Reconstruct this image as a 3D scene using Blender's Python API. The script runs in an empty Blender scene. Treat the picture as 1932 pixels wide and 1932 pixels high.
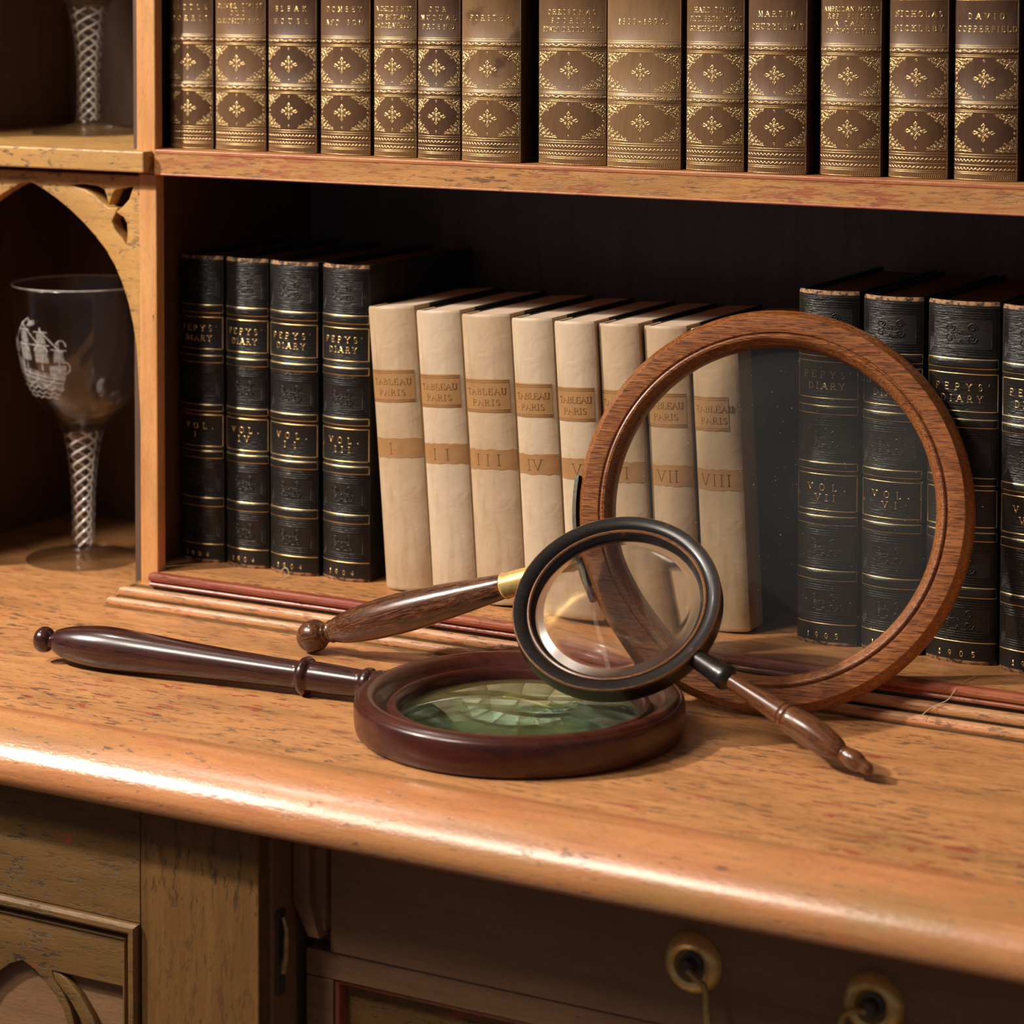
import bpy, math, random
from mathutils import Vector, Matrix
random.seed(7)
S = bpy.context.scene
COL = S.collection
PI = math.pi

# ------------------------------------------------------------------ camera
cam = bpy.data.cameras.new('camera')
cam.sensor_width = 36.0
cam.lens = 4800.0 / 1932.0 * 36.0
cam.shift_x = 0.0
cam.shift_y = -(966.0 - 182.0) / 1932.0
cam.clip_start = 0.05
cam.dof.use_dof = True
cam.dof.focus_distance = 1.45
cam.dof.aperture_fstop = 9.5
co = bpy.data.objects.new('camera', cam)
COL.objects.link(co)
R_, D_, F_ = (Vector((0.8781796782648486, 0.4783263365928411, 0.0020900728)),
              Vector((0.0236374287986, -0.039031958975, -0.9989583465)),
              Vector((-0.477746506677, 0.877314323319, -0.0455834779)))
CP = Vector((0.982, -1.3066, 0.4004))
M = Matrix.Identity(4)
for i in range(3):
    M[i][0] = R_[i]; M[i][1] = -D_[i]; M[i][2] = -F_[i]; M[i][3] = CP[i]
co.matrix_world = M
S.camera = co

# ------------------------------------------------------------------ light, world, exposure
w = bpy.data.worlds.new('world'); S.world = w; w.use_nodes = True
bg = w.node_tree.nodes['Background']
bg.inputs[0].default_value = (0.56, 0.53, 0.58, 1); bg.inputs[1].default_value = 0.21

def lamp(name, pos, target, power, radius, color, cone=None, blend=0.6):
    if cone:
        l = bpy.data.lights.new(name, 'SPOT'); l.spot_size = cone; l.spot_blend = blend; l.shadow_soft_size = radius
    else:
        l = bpy.data.lights.new(name, 'POINT'); l.shadow_soft_size = radius
    l.energy = power; l.color = color
    o = bpy.data.objects.new(name, l); COL.objects.link(o)
    o.location = pos
    o.rotation_euler = (Vector(target) - Vector(pos)).to_track_quat('-Z', 'Y').to_euler()
    return o

T0 = Vector((0.33, -0.03, 0.10))
WARM = (1.0, 0.87, 0.74)
lamp('ceiling_spot_front', T0 + 2.3 * Vector((-0.36, -0.62, 0.70)), T0, 105, 0.26, WARM, 1.2)
lamp('ceiling_spot_side', T0 + 2.2 * Vector((-0.65, -0.47, 0.60)), T0 + Vector((0, -.1, -.1)), 210, 0.05, (1.0, 0.89, 0.78), 1.2)
lamp('ceiling_spot_above', T0 + 2.1 * Vector((-0.60, -0.16, 0.88)), T0 + Vector((.05, -.1, -.1)), 24, 0.03, WARM, 1.2)

S.view_settings.view_transform = 'Standard'
S.view_settings.look = 'None'
S.view_settings.gamma = 1.0
S.view_settings.use_curve_mapping = False
S.view_settings.exposure = 0.0
S.cycles.use_denoising = True
S.cycles.caustics_reflective = False
S.cycles.max_bounces = 14
S.cycles.transmission_bounces = 12
S.cycles.transparent_max_bounces = 16

# ------------------------------------------------------------------ node helpers
class NT:
    def __init__(s, name):
        s.m = bpy.data.materials.new(name); s.m.use_nodes = True
        s.t = s.m.node_tree; s.t.nodes.clear()
        s.out = s.t.nodes.new('ShaderNodeOutputMaterial')
    def n(s, typ, **kw):
        nd = s.t.nodes.new('ShaderNode' + typ)
        for k, v in kw.items():
            setattr(nd, k, v)
        return nd
    def link(s, a, b): s.t.links.new(a, b)
    def set(s, sock, v):
        if isinstance(v, bpy.types.NodeSocket): s.link(v, sock)
        else: sock.default_value = v
    def coords(s, scale=(1, 1, 1), rot=(0, 0, 0), loc=(0, 0, 0)):
        tc = s.n('TexCoord'); mp = s.n('Mapping')
        s.link(tc.outputs['Object'], mp.inputs[0])
        mp.inputs['Scale'].default_value = scale; mp.inputs['Rotation'].default_value = rot; mp.inputs['Location'].default_value = loc
        return mp.outputs[0]
    def noise(s, vec, scale, detail=4, rough=0.55, dist=0.0):
        nd = s.n('TexNoise'); s.link(vec, nd.inputs['Vector'])
        nd.inputs['Scale'].default_value = scale; nd.inputs['Detail'].default_value = detail
        nd.inputs['Roughness'].default_value = rough; nd.inputs['Distortion'].default_value = dist
        return nd.outputs['Fac']
    def ramp(s, fac, stops, interp='LINEAR'):
        nd = s.n('ValToRGB'); s.link(fac, nd.inputs[0]); cr = nd.color_ramp; cr.interpolation = interp
        while len(cr.elements) < len(stops): cr.elements.new(0.5)
        for e, (p, c) in zip(cr.elements, stops):
            e.position = p; e.color = (c, c, c, 1) if isinstance(c, (int, float)) else (*c, 1)
        return nd.outputs[0]
    def mix(s, fac, a, b, mode='MIX'):
        nd = s.n('MixRGB', blend_type=mode); s.set(nd.inputs[0], fac)
        for i, v in ((1, a), (2, b)):
            s.set(nd.inputs[i], v if isinstance(v, bpy.types.NodeSocket) else (*v, 1))
        return nd.outputs[0]
    def math(s, op, a, b=0.0):
        nd = s.n('Math', operation=op); s.set(nd.inputs[0], a); s.set(nd.inputs[1], b); return nd.outputs[0]
    def bump(s, h, strength=0.3, dist=0.001):
        nd = s.n('Bump'); s.link(h, nd.inputs['Height']); nd.inputs['Strength'].default_value = strength
        nd.inputs['Distance'].default_value = dist; return nd.outputs[0]
    def bsdf(s, color, rough=0.5, metal=0.0, spec=0.5, normal=None, coat=0.0, coatr=0.1, **kw):
        b = s.n('BsdfPrincipled')
        s.set(b.inputs['Base Color'], color if isinstance(color, bpy.types.NodeSocket) else (*color, 1))
        s.set(b.inputs['Roughness'], rough); s.set(b.inputs['Metallic'], metal)
        b.inputs['Specular IOR Level'].default_value = spec
        b.inputs['Coat Weight'].default_value = coat; b.inputs['Coat Roughness'].default_value = coatr
        if normal: s.link(normal, b.inputs['Normal'])
        for k, v in kw.items(): b.inputs[k.replace('_', ' ')].default_value = v
        s.link(b.outputs[0], s.out.inputs[0]); return b

def paint(name, base, light, red=0.2, dark=0.3, along='x', rough=0.42, redc=(0.33, 0.055, 0.03), darkc=(0.045, 0.032, 0.022), olive=(0.36, 0.21, 0.07), coat=0.15, sc=1.0, fine=1.0, stretch=3.4):
    n = NT(name)
    st = {'x': (1, 9, 9), 'y': (9, 1, 9), 'z': (9, 9, 1)}[along]
    st2 = {'x': (1, stretch, stretch), 'y': (stretch, 1, stretch), 'z': (stretch, stretch, 1)}[along]
    st3 = {'x': (1, 30, 30), 'y': (30, 1, 30), 'z': (30, 30, 1)}[along]
    g = n.noise(n.coords(st), 14 * sc, 5, 0.6, 0.4)
    col = n.mix(n.ramp(g, [(0.32, 0.0), (0.68, 1.0)]), base, light)
    blot = n.noise(n.coords(st2, loc=(3, 1, 2)), 9 * sc, 4, 0.6)
    col = n.mix(n.math('MULTIPLY', n.ramp(blot, [(0.48, 0.0), (0.68, 1.0)]), 0.65), col, olive)
    lines = n.noise(n.coords(st3, loc=(1, 4, 2)), 9 * sc, 3, 0.6)
    col = n.mix(n.math('MULTIPLY', n.ramp(lines, [(0.55, 0.0), (0.72, 1.0)]), 0.4), col, tuple(c * 0.55 for c in base))
    area = n.ramp(n.noise(n.coords((1, 1, 1), loc=(.3, .1, 0)), 7, 2), [(0.42, 0.0), (0.6, 1.0)])
    r1 = n.noise(n.coords(st2, loc=(7, 2, 5)), 42 * sc, 5, 0.65)
    t = 0.72 - 0.20 * red
    rm = n.math('MULTIPLY', n.ramp(r1, [(t, 0.0), (t + 0.02, 1.0)]), area)
    col = n.mix(n.math('MULTIPLY', rm, 0.85), col, redc)
    d1 = n.noise(n.coords(st2, rot=(0.1, 0.1, 0.35), loc=(2, 8, 1)), 75 * sc, 5, 0.7)
    t2 = 0.74 - 0.17 * dark
    dm = n.ramp(d1, [(t2, 0.0), (t2 + 0.04, 1.0)])
    d2 = n.noise(n.coords(st, rot=(0, 0, -0.25), loc=(5, 5, 5)), 38 * sc, 4, 0.7)
    dm2 = n.ramp(d2, [(t2 + 0.02, 0.0), (t2 + 0.06, 1.0)])
    dm = n.math('MAXIMUM', dm, n.math('MULTIPLY', dm2, 0.8))
    area2 = n.ramp(n.noise(n.coords((1, 1.6, 1.6), loc=(9, 4, 2)), 11, 3), [(0.36, 0.3), (0.60, 1.0)])
    dm = n.math('MULTIPLY', dm, area2)
    col = n.mix(n.math('MULTIPLY', dm, 0.8), col, darkc)
    fg = n.noise(n.coords(st2), 220 * fine, 3, 0.6)
    col = n.mix(n.math('MULTIPLY', n.ramp(fg, [(0.5, 0.0), (0.75, 1.0)]), 0.32), col, tuple(c * 0.45 for c in base))
    h = n.math('ADD', n.math('MULTIPLY', g, 0.5), n.math('ADD', n.math('MULTIPLY', fg, 0.35), n.math('MULTIPLY', dm, -0.6)))
    nb = n.bump(h, 0.5, 0.001)
    rr = n.math('ADD', n.math('MULTIPLY', fg, 0.18), rough - 0.09)
    n.bsdf(col, rr, 0, 0.5, nb, coat, 0.22)
    return n.m

def turned(name, dark, mid, lt, along='z', rough=0.3, coat=0.5, scale=1.0, contrast=(0.38, 0.62), fleck=0.52, wear=0.0, wearc=(0.25, 0.12, 0.05)):
    n = NT(name)
    st = {'x': (1, 14, 14), 'y': (14, 1, 14), 'z': (14, 14, 1)}[along]
    g = n.noise(n.coords(st), 22 * scale, 5, 0.6, 1.2)
    g2 = n.noise(n.coords(tuple(a * 3 if a > 1 else 2 for a in st), loc=(1, 2, 3)), 26 * scale, 4, 0.7)
    col = n.mix(n.ramp(g, [(contrast[0], 0.0), (contrast[1], 1.0)]), mid, lt)
    col = n.mix(n.math('MULTIPLY', n.ramp(g2, [(fleck, 0.0), (fleck + 0.09, 1.0)]), 0.85), col, dark)
    if wear:
        wn = n.noise(n.coords((1, 1, 1), loc=(4, 1, 0)), 90, 5, 0.65)
        col = n.mix(n.ramp(wn, [(0.66 - wear * 0.1, 0.0), (0.72, 0.9)]), col, wearc)
    nb = n.bump(n.math('ADD', n.math('MULTIPLY', g2, 0.6), n.noise(n.coords((1, 1, 1)), 60, 3)), 0.12, 0.0006)
    n.bsdf(col, rough, 0, 0.5, nb, coat, 0.12)
    return n.m

M_DESK = paint('worn_orange_desk_paint', (0.49, 0.215, 0.075), (0.63, 0.300, 0.112), 0.72, 1.05, 'x', 0.42, olive=(0.33, 0.160, 0.052), sc=1.1)
M_EDGE = paint('worn_orange_edge', (0.50, 0.19, 0.07), (0.64, 0.28, 0.11), 0.1, 0.7, 'x', 0.27, coat=0.45)
M_POST = paint('orange_post_paint', (0.60, 0.27, 0.09), (0.70, 0.36, 0.14), 0.1, 0.35, 'z', 0.5)
M_SHELF = paint('shelf_edge_paint', (0.46, 0.21, 0.062), (0.58, 0.285, 0.085), 1.0, 1.0, 'x', 0.5, sc=1.1, olive=(0.34, 0.175, 0.05), stretch=8)
M_REDW = paint('red_worn_arris', (0.42, 0.15, 0.055), (0.55, 0.24, 0.08), 1.25, 0.6, 'x', 0.42, redc=(0.36, 0.06, 0.03), olive=(0.40, 0.10, 0.045), stretch=9)
M_OCHRE = paint('ochre_niche_paint', (0.50, 0.26, 0.075), (0.58, 0.33, 0.10), 0.3, 0.95, 'x', 0.5, stretch=2.2)
M_RED = paint('red_worn_nosing', (0.25, 0.045, 0.022), (0.36, 0.085, 0.04), 0.5, 0.9, 'x', 0.38, olive=(0.42, 0.16, 0.06), stretch=7)
M_MOULD = paint('moulding_paint', (0.52, 0.215, 0.08), (0.66, 0.31, 0.13), 0.45, 0.95, 'x', 0.46, coat=0.12, stretch=6)
M_SHADE_GRIME = paint('groove_shade_and_grime', (0.05, 0.028, 0.014), (0.10, 0.055, 0.025), 0.3, 0.4, 'x', 0.35)  # shade painted dark into the moulding grooves, plus some grime
M_CAB = paint('brown_cabinet_paint', (0.145, 0.070, 0.016), (0.19, 0.098, 0.024), 0.5, 1.0, 'x', 0.58, olive=(0.10, 0.053, 0.014), darkc=(0.03, 0.017, 0.008), coat=0.0)
M_CABV = paint('brown_stile_paint', (0.150, 0.066, 0.014), (0.20, 0.098, 0.023), 1.2, 1.0, 'z', 0.58, olive=(0.115, 0.058, 0.014), redc=(0.12, 0.018, 0.011), darkc=(0.035, 0.018, 0.008), coat=0.0)
M_DRAW = paint('dark_drawer_paint', (0.22, 0.115, 0.055), (0.27, 0.145, 0.07), 0.1, 0.5, 'x', 0.5, olive=(0.17, 0.09, 0.045))
M_BACK = paint('dark_back_boards', (0.15, 0.125, 0.13), (0.18, 0.15, 0.15), 0.0, 0.3, 'z', 0.6, olive=(0.12, 0.105, 0.11))
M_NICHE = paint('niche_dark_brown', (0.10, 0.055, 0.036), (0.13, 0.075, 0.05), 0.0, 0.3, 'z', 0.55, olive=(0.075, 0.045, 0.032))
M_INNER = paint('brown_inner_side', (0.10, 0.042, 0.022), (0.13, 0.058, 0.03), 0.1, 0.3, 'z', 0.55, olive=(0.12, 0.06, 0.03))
M_FLOOR = paint('floor_boards', (0.16, 0.09, 0.05), (0.2, 0.12, 0.07), 0.0, 0.3, 'x', 0.4)
M_WALLM = paint('dark_wall', (0.25, 0.2, 0.15), (0.28, 0.22, 0.17), 0.0, 0.0, 'x', 0.8)

M_BIGR = turned('oak_ring', (0.035, 0.010, 0.004), (0.24, 0.074, 0.020), (0.41, 0.150, 0.042), 'x', 0.36, 0.22, 1.7, (0.40, 0.60), fleck=0.49)
M_DESKR = turned('mahogany_ring', (0.012, 0.004, 0.003), (0.040, 0.0085, 0.005), (0.085, 0.018, 0.009), 'x', 0.30, 0.18, 0.5, (0.3, 0.75), fleck=0.6)
M_DESKH = turned('dark_mahogany_handle', (0.012, 0.004, 0.004), (0.036, 0.010, 0.008), (0.068, 0.019, 0.012), 'z', 0.25, 0.45, 0.7, (0.35, 0.7))
M_EBON = turned('ebonised_ring', (0.004, 0.003, 0.003), (0.010, 0.008, 0.007), (0.016, 0.011, 0.009), 'x', 0.33, 0.12, 1.0, wear=0.35, wearc=(0.12, 0.045, 0.015))
M_WORNRIM = turned('worn_rim_edge', (0.05, 0.018, 0.008), (0.17, 0.065, 0.022), (0.26, 0.11, 0.035), 'x', 0.35, 0.3, 2.0)
M_SMALLH = turned('walnut_handle', (0.030, 0.010, 0.005), (0.11, 0.038, 0.014), (0.19, 0.072, 0.025), 'z', 0.27, 0.4, 1.2, wear=0.2, wearc=(0.28, 0.11, 0.03))
M_ROSE = turned('rosewood_handle', (0.010, 0.004, 0.003), (0.075, 0.024, 0.010), (0.21, 0.080, 0.030), 'z', 0.25, 0.4, 1.9, (0.42, 0.60), fleck=0.48)

def metal(name, c, rough, c2=None):
    n = NT(name)
    f = n.noise(n.coords((1, 1, 1)), 160, 5, 0.7)
    col = n.mix(n.ramp(f, [(0.45, 0.0), (0.7, 1.0)]), c, c2 or tuple(x * 0.6 for x in c))
    n.bsdf(col, n.math('ADD', n.math('MULTIPLY', f, 0.25), rough - 0.1), 0.55, 0.5, n.bump(f, 0.08, 0.0005))
    return n.m
M_BRASS = metal('aged_brass', (0.95, 0.66, 0.25), 0.30, (0.62, 0.40, 0.13))
M_BRASSD = metal('tarnished_brass', (0.50, 0.33, 0.12), 0.36, (0.20, 0.13, 0.05))
M_BAND = metal('dark_metal_band', (0.17, 0.15, 0.11), 0.35, (0.05, 0.045, 0.04))
M_IRON = metal('dark_iron', (0.10, 0.09, 0.08), 0.45)

def gold(name, c, rough=0.34, wear=0.62):
    n = NT(name)
    f = n.noise(n.coords((1, 1, 1)), 420, 4, 0.6)
    col = n.mix(n.ramp(f, [(wear, 0.0), (wear + 0.12, 0.8)]), c, tuple(x * 0.3 for x in c))
    n.bsdf(col, rough, 0.85, 0.5)
    return n.m
M_GILT = gold('gilt_tooling', (0.80, 0.56, 0.26))
M_GILT2 = gold('bright_gilt', (0.95, 0.68, 0.28), 0.3)
M_GILT3 = gold('dull_gilt', (0.20, 0.085, 0.022), 0.5, 0.75)

def calf(name, a, b, stain=0.0):
    n = NT(name)
    f = n.noise(n.coords((1.4, 1, 0.6)), 55, 6, 0.65)
    col = n.mix(n.ramp(f, [(0.3, 0.0), (0.7, 1.0)]), a, b)
    v = n.noise(n.coords((8, 1, 1), loc=(2, 0, 1)), 60, 4, 0.6)
    col = n.mix(n.math('MULTIPLY', n.ramp(v, [(0.5, 0.0), (0.75, 1.0)]), 0.35), col, tuple(x * 0.55 for x in a))
    if stain:
        q = n.noise(n.coords((1, 1, 1.6), loc=(5, 0, 3)), 38, 4, 0.6)
        col = n.mix(n.math('MULTIPLY', n.ramp(q, [(0.56, 0.0), (0.66, 1.0)]), stain), col, (0.06, 0.025, 0.015))
    n.bsdf(col, n.math('ADD', n.math('MULTIPLY', f, 0.2), 0.36), 0, 0.38, n.bump(n.math('ADD', f, v), 0.18, 0.0006), 0.05, 0.3)
    return n.m
CALF = [calf('brown_calf_a', (0.108, 0.055, 0.027), (0.155, 0.082, 0.041)),
        calf('brown_calf_b', (0.142, 0.077, 0.037), (0.190, 0.106, 0.052)),
        calf('brown_calf_c', (0.080, 0.041, 0.023), (0.116, 0.060, 0.034), 0.4),
        calf('tan_calf_d', (0.200, 0.115, 0.052), (0.255, 0.152, 0.072)),
        calf('tan_calf_stained', (0.175, 0.096, 0.043), (0.23, 0.132, 0.062), 0.7)]
M_CALFD = calf('dark_calf_sides', (0.06, 0.03, 0.018), (0.09, 0.045, 0.025))

def morocco(name, base=(0.0125, 0.0110, 0.0100), wear=0.0):
    n = NT(name)
    r = n.noise(n.coords((0.35, 1, 2.2)), 420, 3, 0.55, 0.6)
    f = n.noise(n.coords((1, 1, 1)), 30, 4, 0.6)
    col = n.mix(f, base, tuple(c * 1.7 for c in base))
    if wear:
        q = n.noise(n.coords((0.8, 1, 1.5), loc=(wear * 9, 0, 2)), 62, 6, 0.7)
        col = n.mix(n.ramp(q, [(0.70, 0.0), (0.735, 1.0)]), col, (0.26, 0.12, 0.06))
    n.bsdf(col, n.math('ADD', n.math('MULTIPLY', r, 0.2), 0.24), 0, 0.36, n.bump(r, 0.5, 0.0009), 0.0, 0.25)
    return n.m
M_MOR = morocco('black_morocco', wear=0.3)
M_MORW = morocco('black_morocco_worn', wear=0.8)
M_MORS = morocco('black_cloth_sides', (0.012, 0.013, 0.018))

def worn(name, a=(0.42, 0.24, 0.12), b=(0.05, 0.03, 0.02)):
    n = NT(name)
    f = n.noise(n.coords((1, 1, 1)), 260, 5, 0.7)
    n.bsdf(n.mix(n.ramp(f, [(0.42, 0.0), (0.55, 1.0)]), b, a), 0.75, 0, 0.3, n.bump(f, 0.4, 0.0006))
    return n.m
M_WORN = worn('worn_leather_edge')

def vellum(name, a, b, c):
    n = NT(name)
    f = n.noise(n.coords((1, 1, 0.6)), 26, 6, 0.65)
    col = n.mix(n.ramp(f, [(0.32, 0.0), (0.68, 1.0)]), a, b)
    v = n.noise(n.coords((5, 1, 0.8), loc=(3, 2, 1)), 40, 5, 0.6)
    col = n.mix(n.math('MULTIPLY', n.ramp(v, [(0.5, 0.0), (0.72, 1.0)]), 0.5), col, c)
    s = n.noise(n.coords((1, 1, 1), loc=(2, 2, 2)), 330, 3, 0.6)
    col = n.mix(n.math('MULTIPLY', n.ramp(s, [(0.70, 0.0), (0.74, 1.0)]), 0.6), col, (0.22, 0.13, 0.07))
    big = n.noise(n.coords((1, 1, 1.5), loc=(6, 2, 2)), 55, 3, 0.5, 0.5)
    n.bsdf(col, 0.52, 0, 0.4, n.bump(n.math('ADD', big, n.math('MULTIPLY', f, 0.6)), 0.35, 0.0016), 0.06, 0.35)
    return n.m
VEL = [vellum('vellum_a', (0.47, 0.335, 0.20), (0.60, 0.455, 0.30), (0.35, 0.225, 0.11)),
       vellum('vellum_b', (0.55, 0.425, 0.285), (0.66, 0.53, 0.37), (0.42, 0.29, 0.165)),
       vellum('vellum_c', (0.44, 0.31, 0.18), (0.57, 0.42, 0.27), (0.33, 0.21, 0.105))]
M_VLAB = vellum('tan_spine_label', (0.36, 0.19, 0.072), (0.43, 0.24, 0.10), (0.28, 0.14, 0.055))
M_GREEN = calf('dark_green_boards', (0.022, 0.030, 0.022), (0.035, 0.045, 0.034))

def pages(name, a, b):
    n = NT(name)
    f = n.noise(n.coords((160, 1, 1)), 12, 3, 0.6)
    n.bsdf(n.mix(f, a, b), 0.85, 0, 0.2, n.bump(f, 0.3, 0.0005)); return n.m
M_PAGES = pages('cream_pages', (0.60, 0.45, 0.32), (0.72, 0.56, 0.42))
M_PAGED = pages('dark_gilt_pages', (0.14, 0.10, 0.06), (0.22, 0.16, 0.09))

def glass(name, tint=(1, 1, 1), ior=1.5):
    n = NT(name)
    b = n.bsdf(tint, 0.0, 0, 0.5); b.inputs['Transmission Weight'].default_value = 1.0; b.inputs['IOR'].default_value = ior
    return n.m
def lens_glass(name, tint, k):
    n = NT(name)
    g = n.n('BsdfGlass'); g.inputs['Color'].default_value = (*tint, 1); g.inputs['IOR'].default_value = 1.5; g.inputs['Roughness'].default_value = 0.0
    t = n.n('BsdfTransparent'); t.inputs[0].default_value = (*tint, 1)
    m = n.n('MixShader'); m.inputs[0].default_value = k; n.link(g.outputs[0], m.inputs[1]); n.link(t.outputs[0], m.inputs[2])
    n.link(m.outputs[0], n.out.inputs[0]); return n.m
M_GLASS = glass('clear_glass', (0.97, 0.97, 0.97))
M_LENSG = lens_glass('green_tinted_lens', (0.84, 0.97, 0.94), 0.06)
M_LENSS = lens_glass('small_lens_glass', (0.97, 0.97, 0.96), 0.12)

def pane(name, tint):
    n = NT(name)
    tr = n.n('BsdfTransparent'); tr.inputs[0].default_value = (*tint, 1)
    gl = n.n('BsdfGlossy'); gl.inputs['Roughness'].default_value = 0.02
    lw = n.n('LayerWeight'); lw.inputs[0].default_value = 0.5
    fc = n.math('ADD', n.math('MULTIPLY', n.math('POWER', lw.outputs[1], 4.0), 0.6), 0.035)
    mx = n.n('MixShader'); n.link(fc, mx.inputs[0]); n.link(tr.outputs[0], mx.inputs[1]); n.link(gl.outputs[0], mx.inputs[2])
    # dust: a thin film of pale specks
    f = n.noise(n.coords((1, 1, 1)), 750, 2, 0.5)
    g = n.noise(n.coords((1, 1, 1), loc=(3, 3, 3)), 9, 3, 0.6)
    mask = n.math('ADD', n.math('MULTIPLY', n.ramp(f, [(0.74, 0.0), (0.79, 1.0)]), 0.55), n.math('MULTIPLY', g, 0.034))
    df = n.n('BsdfDiffuse'); df.inputs[0].default_value = (0.62, 0.62, 0.58, 1)
    m2 = n.n('MixShader'); n.link(mask, m2.inputs[0]); n.link(mx.outputs[0], m2.inputs[1]); n.link(df.outputs[0], m2.inputs[2])
    n.link(m2.outputs[0], n.out.inputs[0]); return n.m
M_PANE = pane('dusty_plane_glass', (0.94, 0.94, 0.92))

def plain(name, c, rough=0.5, **k):
    n = NT(name); n.bsdf(c, rough, 0, 0.5, None, 0, 0.1, **k); return n.m
def thin_glass(name, k=0.2):
    n = NT(name)
    tr = n.n('BsdfTransparent'); tr.inputs[0].default_value = (0.96, 0.955, 0.95, 1)
    gl = n.n('BsdfGlossy'); gl.inputs['Roughness'].default_value = 0.12
    lw = n.n('LayerWeight'); lw.inputs[0].default_value = 0.5
    fc = n.math('ADD', n.math('MULTIPLY', n.math('POWER', lw.outputs[1], 3.0), 0.75), 0.05)
    mx = n.n('MixShader'); n.link(fc, mx.inputs[0]); n.link(tr.outputs[0], mx.inputs[1]); n.link(gl.outputs[0], mx.inputs[2])
    rf = n.n('BsdfGlass'); rf.inputs['IOR'].default_value = 1.45; rf.inputs['Roughness'].default_value = 0.0
    m2 = n.n('MixShader'); m2.inputs[0].default_value = k; n.link(mx.outputs[0], m2.inputs[1]); n.link(rf.outputs[0], m2.inputs[2])
    n.link(m2.outputs[0], n.out.inputs[0]); return n.m
M_THIN = thin_glass('thin_blown_glass')
M_BOWL = thin_glass('blown_bowl_glass', 0.78)
M_BEVG = plain('ground_bevel_glass', (0.95, 0.94, 0.92), 0.22); M_BEVG.node_tree.nodes['Principled BSDF'].inputs['Transmission Weight'].default_value = 1.0
def frost(name, dens):
    n = NT(name)
    tr = n.n('BsdfTransparent'); df = n.n('BsdfDiffuse'); df.inputs[0].default_value = (0.85, 0.82, 0.78, 1)
    tl = n.n('BsdfTranslucent'); tl.inputs[0].default_value = (0.8, 0.78, 0.75, 1)
    a = n.n('MixShader'); a.inputs[0].default_value = 0.4; n.link(df.outputs[0], a.inputs[1]); n.link(tl.outputs[0], a.inputs[2])
    f = n.noise(n.coords((1, 1, 1)), 400, 3, 0.6)
    mx = n.n('MixShader'); n.link(n.math('MULTIPLY', f, dens * 2), mx.inputs[0]); n.link(tr.outputs[0], mx.inputs[1]); n.link(a.outputs[0], mx.inputs[2])
    n.link(mx.outputs[0], n.out.inputs[0]); return n.m
M_ETCH = frost('etched_glass', 0.36)
M_ETCH_AND_GLINT = frost('etched_lines_and_rim_glint', 0.6)  # engraved lines, and the painted highlight on the goblet rim
M_TWIST = plain('white_glass_thread', (0.90, 0.88, 0.84), 0.12, Emission_Strength=0.0)
M_THREAD = plain('pale_thread', (0.62, 0.47, 0.28), 0.8)

# ------------------------------------------------------------------ mesh helpers
def link_mesh(name, verts, faces, mats, parent=None, midx=None, smooth=True, angle=40):
    me = bpy.data.meshes.new(name)
    me.from_pydata([tuple(v) for v in verts], [], faces)
    for m in (mats if isinstance(mats, (list, tuple)) else [mats]): me.materials.append(m)
    if midx: me.polygons.foreach_set('material_index', midx)
    me.update()
    import bmesh
    bm = bmesh.new(); bm.from_mesh(me)
    bmesh.ops.remove_doubles(bm, verts=bm.verts, dist=2e-7)
    bmesh.ops.recalc_face_normals(bm, faces=bm.faces)
    bm.to_mesh(me); bm.free()
    if smooth:
        me.polygons.foreach_set('use_smooth', [True] * len(me.polygons))
        me.set_sharp_from_angle(angle=math.radians(angle))
    o = bpy.data.objects.new(name, me); COL.objects.link(o)
    if parent: o.parent = parent
    return o

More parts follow.
